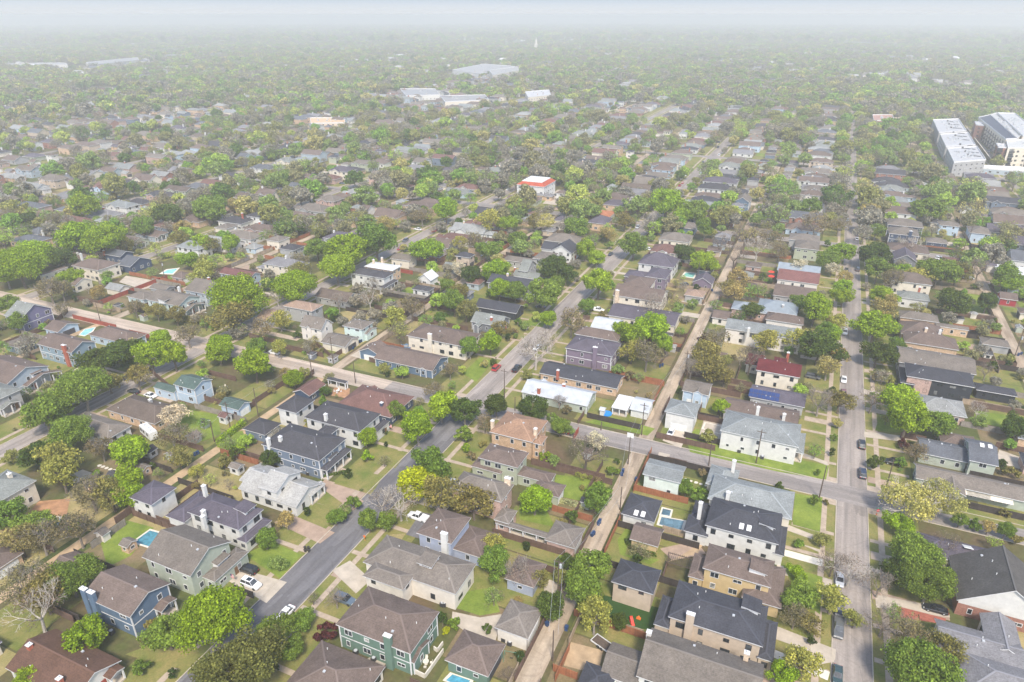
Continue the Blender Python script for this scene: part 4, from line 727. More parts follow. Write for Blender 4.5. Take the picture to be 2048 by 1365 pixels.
    for x in ex.split(';'):
        t = x.split()
        if len(t) == 4 and t[0][0] == 'c':
            e = P[0][2]; ze = e+2.3; X, Y = G(float(t[1]), float(t[2]), ze); gnd = t[0] == 'cG'; sx, sy = (1.5, .75) if gnd else (.85, .8)
            if gnd:                                   # stand it against the south wall
                s = solid[0]; Y = s[2]-sy/2+.05 if abs(Y-s[2]) < 3 else Y; X = min(max(X, s[0]+.8), s[1]-.8)
            b = MB(); z0 = 0 if gnd else (rz_at(X, Y) or e)-1.2; z0 = max(z0, 0); zt = max(ze, (rz_at(X, Y) or 0)+.9)
            b.box(X-cx-sx/2, X-cx+sx/2, Y-cy-sy/2, Y-cy+sy/2, z0, zt); b.box(X-cx-sx/2-.08, X-cx+sx/2+.08, Y-cy-sy/2-.08, Y-cy+sy/2+.08, zt, zt+.14, 1)
            b.tube((X-cx, Y-cy, zt+.1), (X-cx, Y-cy, zt+.5), .16, .16, 8, 1)
            link('chimney', b.mesh('chimney', ['brick' if t[3] in ('brick', 'tan') else 'siding', 'trim']), o if gnd else roof, (0, 0, 0), WC.get(t[3], WC['white']))
        if t and t[0] == 's':
            X, Y = G(float(t[1]), float(t[2]), P[0][2]+1.5); z = rz_at(X, Y)
            if z is None: continue
            c = link('skylight', SKM, roof, (X-cx, Y-cy, z)); dz = ((rz_at(X, Y+.3) or z)-(rz_at(X, Y-.3) or z))/.6; c.rotation_euler.x = math.atan(dz)
            if float(t[1]) == 1935: c.scale = (1.8, 1.8, 1)
        if t and t[0] in ('dE', 'dS'):
            X, Y = G(float(t[1]), float(t[2]), P[0][2]+1.2); z = rz_at(X, Y)
            if z is None: continue
            q = P[0]; k_ = q[4]; b = MB(); L_ = 3.2; zf = .95; kb_ = .12; w0 = 1.5
            pr = [(0, -.6), (0, zf), (-L_, zf+L_*kb_), (-L_, -.6)]
            for sy in (-w0, w0): b.face([(x_, sy, z_) for x_, z_ in (pr if sy < 0 else pr[::-1])], 0)
            b.face([(0, -w0, -.6), (0, w0, -.6), (0, w0, zf), (0, -w0, zf)]); b.box(-.02, .03, -.9, .9, .15, .75, 2)
            a_ = [(.45, -w0-.35, zf-.02), (.45, w0+.35, zf-.02), (-L_, w0+.35, zf+(L_)*kb_+.05), (-L_, -w0-.35, zf+L_*kb_+.05)]; b.face(a_, 1); b.face([(x_, y_, z_-.12) for x_, y_, z_ in a_[::-1]], 3); b.face([(.45, -w0-.35, zf-.14), (.45, w0+.35, zf-.14), (.45, w0+.35, zf), (.45, -w0-.35, zf)], 3)
            for sy in (0, 1): i0, i1 = ((0, 3), (2, 1))[sy]; u_, v_ = a_[i0], a_[i1]; b.face([u_, v_, (v_[0], v_[1], v_[2]-.12), (u_[0], u_[1], u_[2]-.12)], 3)
            link('dormer', b.mesh('dormer', ['trim', rm, 'glass', 'trim']), roof, (X-cx, Y-cy, z), RR, 0 if t[0] == 'dE' else -math.pi/2)
        if t and t[0] == 'solar':
            X, Y = G(float(t[1]), float(t[2]), P[0][2]+.8); q = P[0]
            for i in range(7):
                for j in range(2):
                    x = X-4.5+i*1.3; y = q[1][2]+.9+j*1.7; b = MB(); z = rz_at(x, y) or 4
                    c = link('solar_panel', SOLM, roof, (x-cx, y-cy, z+.08)); c.rotation_euler.x = math.atan(q[4])
        if t and t[0] == 'awn':
            for u0, v0, L_ in ((1945, 978, 7.5), (1972, 966, 10)):
                X, Y = G(u0, v0, 2.6); b = MB(); s = solid[0]; b.box(-L_/2, L_/2, -1.6, 0, 0, .08); c = link('awning', b.mesh('awning', ['stone_white']), o, (X-cx, s[2]-cy, 2.55)); c.rotation_euler.x = .25
    return o
SOLM = MB(); SOLM.box(-.6, .6, -.8, .8, 0, .05); SOLM = SOLM.mesh('solar_panel', ['solar'])
CL = 0
for lab, cat, wc, rc_, ps, ex in HS:
    P = []
    for i, p in enumerate(ps.split(';')):
        t = p.split(); u0, v0, u1, v1, e = map(float, t[1:6]); pc = t[0][0] == 'P'; ty = t[0][-1]; k = float(t[6]) if len(t) > 6 else .42
        a = G(u0, v0, e); c = G(u1, v1, e); x0, x1 = sorted((a[0], c[0])); y0, y1 = sorted((a[1], c[1]))
        if i == 0: mnw, mxw, mnd, mxd = {'house': (9, 27, 7.5, 14), 'garage': (6, 12, 5.5, 9), 'shed': (1.8, 4, 1.8, 4)}.get(cat, (2, 30, 1.8, 13))
        else: mnw, mxw, mnd, mxd = 2.4, 18, 3, 13
        if 'long grey-brown roofed house behind' in lab: y0, y1 = 191, 200; x0, x1 = -15, 6.5
        if 'solar' in lab: y0, y1 = 203, 212
        if 'bottom beside alley yard' in lab and i == 0: x1 = 6
        def cl(p0, p1, mn, mx):
            m = (p0+p1)/2; w_ = min(max(p1-p0, mn), mx); return m-w_/2, m+w_/2
        x0, x1 = cl(x0, x1, mnw, mxw); y0, y1 = cl(y0, y1, mnd, mxd)
        P.append((pc, (x0, x1, y0, y1), e, ty, k))
    # keep dependants attached to the main block
    m = P[0][1]
    for i in range(1, len(P)):
        pc, r, e, ty, k = P[i]; x0, x1, y0, y1 = r; dx = 0
        if x0 > m[1]-.4: dx = m[1]-.6-x0
        elif x1 < m[0]+.4: dx = m[0]+.6-x1
        if abs(dx) < 6 and not pc: x0 += dx if dx < 0 else 0; x1 += dx if dx > 0 else 0
        elif pc and abs(dx) < 4: x0 += dx; x1 += dx
        P[i] = (pc, (x0, x1, y0, y1), e, ty, k)
    v = PR((m[0]+m[1])/2, (m[2]+m[3])/2)[1]
    nd = 2 if v > 640 else 1
    if cat in ('pavilion', 'carport', 'breezeway'): P = [(True, *q[1:]) for q in P]
    house(lab, cat, wc, rc_, P, ex, nd)
HAND = len(TAKEN); SIDEF = []
for i, (o, noun) in enumerate(list(ALLT)):
    if o['category'] != 'house': continue
    t = [q for q in TAKEN if q[0] < o.location.x < q[1] and q[2] < o.location.y < q[3]]
    if not t: continue
    t = t[0]; s = min(SX, key=lambda q: abs(q-o.location.x)); sg = 1 if o.location.x > s else -1; f0 = t[0] if sg > 0 else t[1]; k0 = s+sg*3.9+(sg*.9 if abs(s+88.5) < 1 else 0)
    if abs(f0-k0) < 24 and abs(o.location.x-s) > 12: yy = o.location.y+R.uniform(-1, 2); rect('path', min(f0, k0)-.0, max(f0, k0), yy-.6, yy+.6, 'path_concrete', .06)
    v_ = PR(o.location.x, o.location.y)[1]
    if abs(f0-k0) < 24 and abs(o.location.x-s) > 12 and R.random() < .6 and not (1030 < v_ < 1180 and o.location.x < -95): rect('driveway', min(f0, k0), max(f0, k0), t[2]-1.6, t[2]+1.2, R.choice(['concrete', 'driveway_brown', 'path_concrete']), .045)
    al = min(AX, key=lambda q: abs(q-o.location.x)); bx = t[1] if al > o.location.x else t[0]; ae = al-2.7 if al > bx else al+2.7
    if v_ > 470: SIDEF.append(((bx, t[2]-1.), (ae, t[2]-1.)))
def clash(r, m=1.):
    return any(r[0]-m < t[1] and r[1]+m > t[0] and r[2]-m < t[3] and r[3]+m > t[2] for t in TAKEN)
# procedural lots for the rest of the town
EXC = []                                              # (x0,x1,y0,y1) left free
for s in ("1030 372 1112 352 3 60", "1700 330 2300 190 0 0", "880 160 1060 120 0 0", "150 150 290 110 0 0", "-80 170 130 110 0 0"):
    q = list(map(float, s.split())); a = G(q[0], q[1]); c = G(q[2], q[3]); x0, x1 = sorted((a[0], c[0])); y0, y1 = sorted((a[1], c[1])); EXC.append((x0-8, x1+8, y0-8, y1+8))
EXC = [e for e in EXC if e[1]-e[0] < 600]
EXC.append((SX[11]-70 if False else 118, 330, 560, 860))
ORD = 'first second third fourth fifth sixth seventh eighth ninth tenth eleventh twelfth thirteenth fourteenth fifteenth sixteenth'.split()
STN = {}
for i, x in enumerate(SX):
    k = round((x-21.6)/110.1); STN[i] = {0: 'right-hand street', -1: 'left street', -2: 'far-left street', -3: 'fourth street leftward', -4: 'fifth street leftward', -5: 'sixth street leftward', -6: 'seventh street leftward', 1: 'far-right street', 2: 'second street rightward'}.get(k, 'street %d leftward' % -k)
CRN = ['near edge', 'first crossing', 'second crossing', 'third crossing', 'fourth crossing', 'fifth crossing', 'sixth crossing', 'seventh crossing']
LOTS = []
for i, x in enumerate(SX):
    for k in range(len(SY)-1):
        for side in (-1, 1):
            y = SY[k]+9; n = 0
            ai = i if side > 0 else i-1
            if not 0 <= ai < len(AX): continue
            while y < SY[k+1]-18:
                dp = R.uniform(14.2, 16.4); w_ = R.uniform(14, 21); d_ = min(dp-3, R.uniform(9.5, 12.6)); f0 = x+side*R.uniform(14, 17)
                x0, x1 = sorted((f0, f0+side*w_)); r = (x0, x1, y+1, y+1+d_); y += dp; q = PR((x0+x1)/2, y-6)
                if q[2] < 30 or not -250 < q[0] < 2300 or q[1] > 1700 or q[1] < 60: continue
                if any(e[0] < r[1] and e[1] > r[0] and e[2] < r[3] and e[3] > r[2] for e in EXC): continue
                n += 1; LOTS.append(('house', q[2], r, i, k, side, n, ai))
                if R.random() < .7:
                    gx = AX[ai]-side*R.uniform(5, 8); g0, g1 = sorted((gx, gx-side*R.uniform(6.5, 8.5))); gy = y-dp+R.uniform(1, 6)
                    LOTS.append(('garage', q[2], (g0, g1, gy, gy+R.uniform(6, 7.5)), i, k, side, n, ai))
LOTS.sort(key=lambda l: l[1]); cnt = {'house': sum(h[1] == 'house' for h in HS), 'garage': sum(h[1] == 'garage' for h in HS)}; LIM = {'house': 300, 'garage': 240}
far = [MB(), MB()]; FARR = []; seen_n = {}
for cat, dist, r, i, k, side, n, ai in LOTS:
    if clash(r, 1.2): continue
    vq = PR((r[0]+r[1])/2, (r[2]+r[3])/2, 2)
    if vq[1] > (650 if cat == 'house' else 600) and 0 < vq[0] < 2048 and not (cat == 'house' and vq[0] < 120 and vq[1] < 700): continue
    two = R.random() < (.42 if cat == 'house' else .2); e = (R.uniform(5.4, 6.2) if two else R.uniform(3., 3.6)) if cat == 'house' else (5.4 if two else 3.)
    wc = R.choice(['white', 'white', 'cream', 'offw', 'grey', 'tanb', 'pbrick', 'greyb', 'beige', 'olive', 'slate', 'pblue', 'rbrick', 'white', 'tanb'])
    rc_ = R.choice(['gb', 'gb2', 'gb2', 'ch', 'ch2', 'sl', 'gg', 'br2', 'gb', 'sl2', 'lg2', 'chd', 'gb2', 'gg2', 'sl2', 'gb', 'rb'])
    ty = R.choice('HHX'); kk = R.uniform(.38, .55)
    if cnt[cat] < LIM[cat]:
        cnt[cat] += 1; P = [(False, r, e, ty, kk)]; st = SX[i]; front = -side
        if cat == 'house':
            y0, y1 = r[2], r[3]
            if R.random() < .75:
                L_ = R.uniform(2, 3.2); ya = R.uniform(y0, y0+2); yb = ya+R.uniform(5, 7); xa = r[0]-L_+.6 if front < 0 else r[1]-.6; P.append((R.random() < .6, (xa, xa+L_, ya, yb), min(e, 3.), 'X' if R.random() < .6 else 'H', .4))
            if R.random() < .75:
                ya = R.uniform(y0+.5, y0+3); P.append((False, (r[0]+3, r[0]+R.uniform(8, 11), y0-1.2, y0+5), e-.25, 'Y', kk+.05))
            if R.random() < .35:
                xa = r[1]-.8 if front < 0 else r[0]-5.2; P.append((False, (xa, xa+6, y0+1, y0+7.5), 3., 'H', .35))
        kky = (i, k, side, cat); seen_n[kky] = seen_n.get(kky, 0)+1; n = seen_n[kky]
        sd = 'right' if side > 0 else 'left'
        wd = 'two-storey ' if e > 5 else 'low '
        if cat == 'house': lab = f"{wd}{WALLW.get(wc, wc)} {ROOFW[rc_]}-roofed house, {sd} of {STN[i]}, {ORD[n-1] if n < 17 else 'last'} in view beyond {CRN[k]}"
        else: lab = f"{ROOFW[rc_]}-roofed {WALLW.get(wc, wc)} garage behind {STN[i]} lots, {sd} side, {ORD[n-1] if n < 17 else 'last'} beyond {CRN[k]}"
        ex = ''
        if cat == 'house' and R.random() < .4: q = PR(R.uniform(r[0]+2, r[1]-2), (r[2]+r[3])/2, e+2.3); ex = 'c %.1f %.1f %s' % (q[0], q[1], R.choice(['brick', 'white', 'tan']))
        lm0 = len(LM); o = house(lab, cat, wc, rc_, P, ex, 1 if dist < 380 else 0, group='houses along the street blocks' if cat == 'house' else 'garages along the alleys'); del LM[lm0:]
    else: FARR.append((cat, r, e, ty, kk, wc, rc_)); TAKEN.append(r)
# all farther houses and garages: one mass
def farmesh(name, rows):
    b = MB(); cols = []
    for cat, r, e, ty, kk, wc, rc_ in rows:
        n0 = len(b.f); addwall(b, (*r, e, ty, kk), 0, 0, .4); cols += [WC[wc]]*(len(b.f)-n0); n1 = len(b.f); b.m[n0:n1] = [0]*(n1-n0)
        addroof(b, (*r, e, ty, kk), 0, 0); RR = RC[rc_]
        for q in range(n1, len(b.f)): cols.append(RR if b.m[q] in (0, 2) else (.65, .65, .62)); b.m[q] = 0
        if cat == 'house' and R.random() < .5:
            x = R.uniform(r[0]+2, r[1]-2); y = (r[2]+r[3])/2; n2 = len(b.f); b.box(x-.5, x+.5, y-.5, y+.5, e, e+4); cols += [R.choice([(.6, .6, .58), (.35, .15, .1), (.5, .4, .3)])]*(len(b.f)-n2)
        for c in range(3):
            x = r[0]+(r[1]-r[0])*(c+.5)/3; n2 = len(b.f); b.box(x-.6, x+.6, r[2]+.33, r[2]+.45, 1, 2.4); cols += [(.04, .05, .06)]*(len(b.f)-n2)
    me = b.mesh(name, ['far_paint']); at = me.color_attributes.new('paint', 'FLOAT_COLOR', 'CORNER'); lt = np.empty(len(me.polygons), dtype=np.int32); me.polygons.foreach_get('loop_total', lt)
    c4 = np.ones((len(cols), 4), dtype=np.float32); c4[:, :3] = np.array(cols); at.data.foreach_set('color', np.repeat(c4, lt, axis=0).ravel()); return me
def m_far(nt, bs):
    a = N(nt, "ShaderNodeAttribute"); a.attribute_name = 'paint'; setc(nt, bs, mul(nt, a.outputs['Color'], ramp(nt, noise(nt, pos(nt), .9, 4, .7), [(.3, g3(.75)), (.7, g3(1.2))])), .85)
MT['far_paint'] = mat('far_paint', m_far)
print('individual', cnt, 'far', len(FARR))
struct('distant_houses', farmesh('distant_houses', [f for f in FARR if f[0] == 'house']), kind='stuff')
struct('distant_garages', farmesh('distant_garages', [f for f in FARR if f[0] == 'garage']), kind='stuff')
rows = []
for q in range(1500):
    D = R.uniform(1450, 4200); a = YAW+math.radians(R.uniform(-40, 40)); x, y = -math.sin(a)*D, math.cos(a)*D; s_ = R.uniform(.8, 1.6)
    rows.append(('house', (x-8*s_, x+8*s_, y-6*s_, y+6*s_), R.uniform(6, 9), R.choice('HXF'), .5, R.choice(['white', 'cream', 'offw', 'grey']), R.choice(['gb2', 'lg2', 'sl2', 'ch2', 'lg', 'wh'])))
struct('hazy_far_houses', farmesh('hazy_far_houses', rows), kind='stuff')
# ================================================================ SPECIAL BUILDINGS
BIGS = []
def polybuild(name, cat, label, pts, h, wc, roofc, rows, inset=.4, ac=6, gridw=5., wm='siding', dark=(0,)):
    P = [G(pts[i], pts[i+1], h) for i in range(0, len(pts), 2)]; cx = sum(p[0] for p in P)/len(P); cy = sum(p[1] for p in P)/len(P)
    BIGS.append((min(p[0] for p in P)-6, max(p[0] for p in P)+6, min(p[1] for p in P)-(45 if cy > 900 else 8), max(p[1] for p in P)+5))
    P = [(p[0]-cx, p[1]-cy) for p in P]; ar = sum(P[i][0]*P[(i+1) % len(P)][1]-P[(i+1) % len(P)][0]*P[i][1] for i in range(len(P)))
    if ar < 0: P = P[::-1]
    o = thing(name, cat, (cx, cy, 0), label); LM.append((cx, cy, h, label)) if len(label.split()) < 10 else None
    b = MB(); n = len(P)
    for i in range(n): a, c = P[i], P[(i+1) % n]; b.face([(*a, 0), (*c, 0), (*c, h), (*a, h)])
    link('wall', b.mesh('wall', [wm]), o, (0, 0, 0), WC[wc])
    b = MB(); Q = [(p[0]*.985, p[1]*.985) for p in P]
    b.face([(*p, h-.3) for p in Q])
    for i in range(n):
        a, c, a2, c2 = P[i], P[(i+1) % n], Q[i], Q[(i+1) % n]; a1 = (a[0]*1.003, a[1]*1.003); c1 = (c[0]*1.003, c[1]*1.003)
        b.face([(*a1, h-.5), (*c1, h-.5), (*c1, h+.5), (*a1, h+.5)], 1); b.face([(*a1, h+.5), (*c1, h+.5), (*c2, h+.5), (*a2, h+.5)], 1); b.face([(*c2, h-.3), (*a2, h-.3), (*a2, h+.5), (*c2, h+.5)], 1)
    rf = link('roof', b.mesh('roof', ['metal_roofing', 'trim']), o, (0, 0, 0), roofc)
    xs = [p[0] for p in P]; ys = [p[1] for p in P]; m = MB(); m.box(-.9, .9, -.7, .7, 0, 1.1); m.box(-.6, .6, -.4, .4, 1.1, 1.3); me = m.mesh('air_conditioner', ['galvanised'])
    for q in range(ac):
        u = R.uniform(.2, .8); v = R.uniform(.25, .75); i = 0
        if n == 4: x = (P[0][0]*(1-u)+P[1][0]*u)*(1-v)+(P[3][0]*(1-u)+P[2][0]*u)*v; y = (P[0][1]*(1-u)+P[1][1]*u)*(1-v)+(P[3][1]*(1-u)+P[2][1]*u)*v
        else: x, y = R.uniform(-4, 4), R.uniform(-4, 4)
        link('air_conditioner', me, rf, (x, y, h-.3))
    cnt_ = 0
    for i in range(n):
        a, c = Vector(P[i]), Vector(P[(i+1) % n]); d = c-a; L_ = d.length; nn = Vector((d.y, -d.x)).normalized()
        if nn.y > .4: continue
        k = int(L_/gridw)
        for j in range(k):
            for r_ in range(rows):
                if cnt_ >= 96: continue
                p = a+d*((j+.5)/k); cnt_ += 1
                link('window', WM[(1.8, 1.45, dark[0])][2], o, (p.x, p.y, 1.8+r_*(h-1.2)/rows), None, math.atan2(nn.y, nn.x)+math.pi/2)
    return o
# three-storey block with red tile skirt
a = G(1033, 369, 9); c = G(1110, 358, 9); x0, x1 = sorted((a[0], c[0])); y0, y1 = sorted((a[1], c[1])); x1 = max(x1, x0+20); y1 = min(y1, y0+22)
o = house("three-storey white block with red tile edge around flat roof", 'apartment building', 'white', 'orng', [(False, (x0, x1, y0, y1), 9., 'T', .4)], 'white', 1)
o.name = 'apartment_building'
BIGS.append((x0-6, x1+14, y0-32, y1+4))
for ch in o.children:
    if ch.name.startswith('roof'): ch.color = (.42, .09, .05, 1)
for i in range(3): polybuild('townhouse_row', 'townhouses', ['farthest white flat-roofed townhouse row at right', 'middle white flat-roofed townhouse row at right', 'nearest white flat-roofed townhouse row at right'][i], [(1866, 240, 1917, 238, 1933, 262, 1878, 266), (1880, 269, 1936, 265, 1951, 290, 1892, 294), (1894, 297, 1954, 293, 1972, 320, 1908, 325)][i], 11, 'grey', (.44, .44, .44), 3, ac=16)
for lab, pts, h, wc, rc_, rw, ac, wm, dk in (('brick tower at upper left of apartment complex', [1949, 243, 1972, 247, 1968, 252, 1952, 250], 15, 'rbrick', (.5, .5, .5), 4, 1, 'brick', 1), ('long dark-roofed wing of the apartment complex', [1957, 235, 1980, 230, 2033, 278, 2012, 279], 17, 'cream', (.045, .05, .075), 4, 0, 'siding', 1),
    ('narrow pale wing with rows of roof vents, apartment complex', [1980, 230, 1994, 226, 2043, 271, 2034, 277], 16.3, 'offw', (.45, .45, .44), 4, 26, 'siding', 1), ('broad white-roofed wing at right edge, apartment complex', [1995, 226, 2030, 227, 2085, 270, 2046, 272], 17.5, 'cream', (.46, .46, .45), 4, 14, 'siding', 1),
    ('lower brick tower of the apartment complex beside canopy', [1992, 287, 2010, 289, 2013, 296, 1997, 295], 15, 'rbrick', (.52, .5, .47), 4, 1, 'brick', 1), ('cream balcony block facing the zigzag canopy', [2012, 280, 2085, 279, 2090, 296, 2016, 296], 15.5, 'cream', (.5, .5, .47), 4, 5, 'siding', 1)):
    o = polybuild('apartment_building', 'apartment building', lab, pts, h, wc, rc_, rw, ac=ac, wm=wm, dark=(dk,))
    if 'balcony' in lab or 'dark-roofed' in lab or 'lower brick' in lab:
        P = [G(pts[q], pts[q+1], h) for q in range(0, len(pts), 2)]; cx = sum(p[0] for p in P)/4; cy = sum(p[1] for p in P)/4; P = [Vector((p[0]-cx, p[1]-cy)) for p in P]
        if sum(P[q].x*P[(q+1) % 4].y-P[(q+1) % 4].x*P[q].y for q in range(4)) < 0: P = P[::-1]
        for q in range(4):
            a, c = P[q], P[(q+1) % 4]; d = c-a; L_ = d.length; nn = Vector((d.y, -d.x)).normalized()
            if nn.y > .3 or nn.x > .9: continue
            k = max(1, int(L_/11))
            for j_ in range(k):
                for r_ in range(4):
                    p = a+d*((j_+.25)/k)+nn*.5; b = MB(); b.box(-2., 2., -.7, .9, 0, .25); b.box(-2., 2., -.75, -.68, .25, 1.2); b.box(-1.9, 1.9, .3, .35, .25, 2.9, 1); bo = link('balcony', b.mesh('balcony', ['dark_metal', 'glass']), o, (p.x, p.y, 1.0+r_*3.55), None, math.atan2(nn.y, nn.x)+math.pi/2)  # dark panel behind each rail stands in for the shade of a recess
TB = MB(); TB.box(0, 7.5, -1.3, 1.3, 0, .25); TB.box(-2.5, -1, -.8, .8, 0, 1.2); TB.box(-1, 0, -.25, .25, 0, .2); TB = TB.mesh('roof_terrace', ['dark_metal']); rws = [o for o, _ in ALLT if o['category'] == 'townhouses']  # flat dark slab with a small box at one end
for q, s_ in enumerate(('1896 237;1899 243;1902 249;1906 256', '1911 266;1915 272;1920 279', '1925 290;1930 297;1936 304;1940 311')):
    for t in s_.split(';'): u, v = map(float, t.split()); x, y = G(u, v, 11); o = rws[q]; link('roof_terrace', TB, o, (x-o.location.x, y-o.location.y, 10.75), None, -.12)
b = MB(); p0 = G(1933, 258, 2); p1 = G(1984, 325, 2); q0 = Vector((p1[0]-p0[0], p1[1]-p0[1])); b.box(0, q0.length, -.15, .15, 0, 3.2); b.box(0, q0.length, -.3, .3, 3.2, 3.35, 1); thing('boundary_wall', 'wall', (*p0, 0), 'long dark wall with pale cap between townhouses and apartments', None, None, math.atan2(q0.y, q0.x), b.mesh('boundary_wall', ['dark_metal', 'stone_white']))
polybuild('covered_walkway', 'canopy', 'long low white zigzag canopy below the apartments', [1908, 328, 2070, 337, 2070, 345, 1912, 333], 4, 'greyb', (.72, .74, .76), 1, ac=0)
for lab, pts, h, wc, rc_, rw in (("long white flat-roofed school building in the haze", [905, 140, 968, 128, 1030, 133, 960, 148], 9, 'white', (.34, .335, .325), 2), ("tall cream hall at right end of hazy school", [978, 141, 1035, 134, 1038, 141, 985, 150], 16, 'cream', (.34, .33, .31), 2),
    ("pale terrace block in hazy distance, upper left", [172, 125, 275, 115, 278, 120, 178, 131], 12, 'cream', (.32, .31, .3), 3), ("low white building at hazy far left", [20, 127, 130, 126, 135, 130, 22, 132], 6, 'white', (.32, .32, .32), 1),
    ("white commercial block right of brick shopfront", [800, 178, 870, 178, 880, 190, 812, 192], 7, 'white', (.30, .30, .30), 1), ("long white low store in hazy centre", [880, 192, 970, 190, 978, 200, 890, 204], 7, 'cream', (.30, .29, .28), 1),
    ("cream two-storey block right of long white store", [1050, 184, 1098, 180, 1102, 190, 1056, 195], 9, 'cream', (.5, .5, .5), 2), ("half-built house of bare orange timber", [620, 236, 690, 236, 690, 246, 622, 247], 6, 'tan', (.62, .42, .24), 2),
    ("orange brick church-like hall, far right centre", [1745, 230, 1785, 230, 1788, 240, 1748, 242], 7, 'rbrick', (.40, .22, .16), 2), ("white flat building in haze right of centre", [1728, 146, 1768, 147, 1768, 150, 1730, 150], 8, 'white', (.32, .32, .32), 1)):
    polybuild('building', 'building', lab, pts, h, wc, rc_, rw, ac=5, gridw=5)
def steeple(lab, u, v, h, w_):
    x, y = G(u, v); o = thing('church_steeple', 'steeple', (x, y, 0), lab); b = MB(); b.box(-w_, w_, -w_, w_, 0, h*.45); b.box(-w_*1.08, w_*1.08, -w_*1.08, w_*1.08, h*.45, h*.48); link('tower', b.mesh('tower', ['stone_white']), o)
    b = MB(); b.tube((0, 0, h*.48), (0, 0, h), w_*.95, .1, 8); link('spire', b.mesh('spire', ['stone_white']), o)
steeple("white church steeple standing above hazy trees", 1072, 104, 48, 5); steeple("pale tower in haze at upper left", 505, 62, 60, 9); steeple("slim pale spire beside hazy tower", 517, 62, 52, 6)
# ================================================================ TREES
LEAFN = {}
def crownmesh(name, seed, ncl, per, size, shape, matn, trunk=False):
    r = np.random.RandomState(seed); C = []
    rx, rz_, zc = shape; tries = 0; ly = r.uniform(.82, 1.12); lob = r.uniform(0, 6.28, 3)
    while len(C) < ncl and tries < 5000:
        tries += 1; d = r.normal(size=3); d /= np.linalg.norm(d); rad = r.uniform(.35, 1.)**.5; p = np.array([d[0]*rx*rad, d[1]*rx*rad, d[2]*rz_*rad])
        if d[2] < -.75: continue
        th = math.atan2(d[1], d[0]); w1 = .80+.16*math.sin(2*th+lob[0])+.10*math.sin(3*th+lob[1])+.08*math.sin(5*th+lob[2]); p *= [w1, w1*ly, .80]; C.append((p+[0, 0, zc], r.uniform(.13, .35)))
    V = []
    for c, cr in C:
        n = int(per*(cr/.28)**2); d = r.normal(size=(n, 3)); d[:, 2] += .25; d /= np.linalg.norm(d, axis=1)[:, None]; rr = cr*r.uniform(.55, 1.05, size=(n, 1))
        ctr = c+d*rr*[1.05, 1.05, .8]; nrm = d+r.normal(size=(n, 3))*.55; nrm /= np.linalg.norm(nrm, axis=1)[:, None]
        t = np.cross(nrm, r.normal(size=(n, 3))); t /= np.linalg.norm(t, axis=1)[:, None]; bt = np.cross(nrm, t); s = size*r.uniform(.6, 1.35, size=(n, 1))
        V.append(np.stack([ctr-t*s-bt*s*.7, ctr+t*s-bt*s*.7, ctr+t*s*.7+bt*s, ctr-t*s*.7+bt*s], 1))
    V = np.concatenate(V).reshape(-1, 3); nf = len(V)//4; me = bpy.data.meshes.new(name); me.vertices.add(len(V)); me.vertices.foreach_set('co', V.astype(np.float32).ravel())
    me.loops.add(nf*4); me.loops.foreach_set('vertex_index', np.arange(nf*4, dtype=np.int32)); me.polygons.add(nf); me.polygons.foreach_set('loop_start', np.arange(0, nf*4, 4, dtype=np.int32)); me.polygons.foreach_set('loop_total', np.full(nf, 4, dtype=np.int32))
    me.materials.append(MT[matn]); me.update(); return me, [c for c, _ in C]
def branch(b, p, d, L_, r, lvl, rg, mx):
    q = p; n = 2
    for i in range(n):
        d = (d+Vector((rg.gauss(0, .16), rg.gauss(0, .16), rg.gauss(.04, .1)))).normalized(); q2 = q+d*(L_/n); r2 = r*(1-.28*(i+1)/n*1.1); b.tube(q, q2, r*(1-.28*i/n*1.1), r2, 5 if lvl < 2 else 3, cap=False); q = q2
    if lvl >= mx: return
    k = rg.choice((2, 3, 3)) if lvl < 3 else 3
    for i in range(k):
        a = d.orthogonal().normalized(); a.rotate(Matrix.Rotation(rg.uniform(0, 6.28)+i*2*math.pi/k, 3, d)); d2 = (d*rg.uniform(.7, 1.1)+a*rg.uniform(.5, .95)+Vector((0, 0, .12))).normalized()
        branch(b, q, d2, L_*rg.uniform(.62, .82), r*.62, lvl+1, rg, mx)
def trunkmesh(name, seed, centers, base_r, zc, bare):
    rg = random.Random(seed); b = MB(); f = Vector((rg.uniform(-.05, .05), rg.uniform(-.05, .05), zc*.5)); b.tube((0, 0, -.05), (0, 0, .06), base_r*1.5, base_r*1.1, 7, cap=False); b.tube((0, 0, .06), f, base_r*1.1, base_r*.8, 7, cap=False)
    if bare:
        for i in range(5):
            a = i*1.256+rg.uniform(-.3, .3); branch(b, f, Vector((math.cos(a)*.75, math.sin(a)*.75, .8)).normalized(), .46, base_r*.55, 1, rg, 5)
    else:
        for c in centers[:16]:
            m = f.lerp(Vector(c), .55)+Vector((rg.uniform(-.06, .06), rg.uniform(-.06, .06), .05)); b.tube(f, m, base_r*.45, base_r*.25, 5, cap=False); b.tube(m, Vector(c), base_r*.25, base_r*.08, 4, cap=False)
    return b.mesh(name, ['bark'])
ST = {}
def mk(kind, n, ncl, per, size, shape, br, bare=False, mx='leaf'):
    ST[kind] = []
    for i in range(n):
        me, c = crownmesh('crown', hash(kind+'x') % 1 + i*17+len(ST)*101, ncl, per, size, (shape[0], shape[1]*(1+.1*(i % 3-1)), shape[2]), mx); ST[kind].append((trunkmesh('trunk', i*7+len(ST), c, br, shape[2], bare), me))
mk('big', 3, 85, 260, .0235, (1, .66, 1.06), .05); mk('dense', 6, 58, 150, .036, (1, .74, 1.12), .055); mk('small', 3, 22, 60, .085, (1, .85, 1.1), .06)
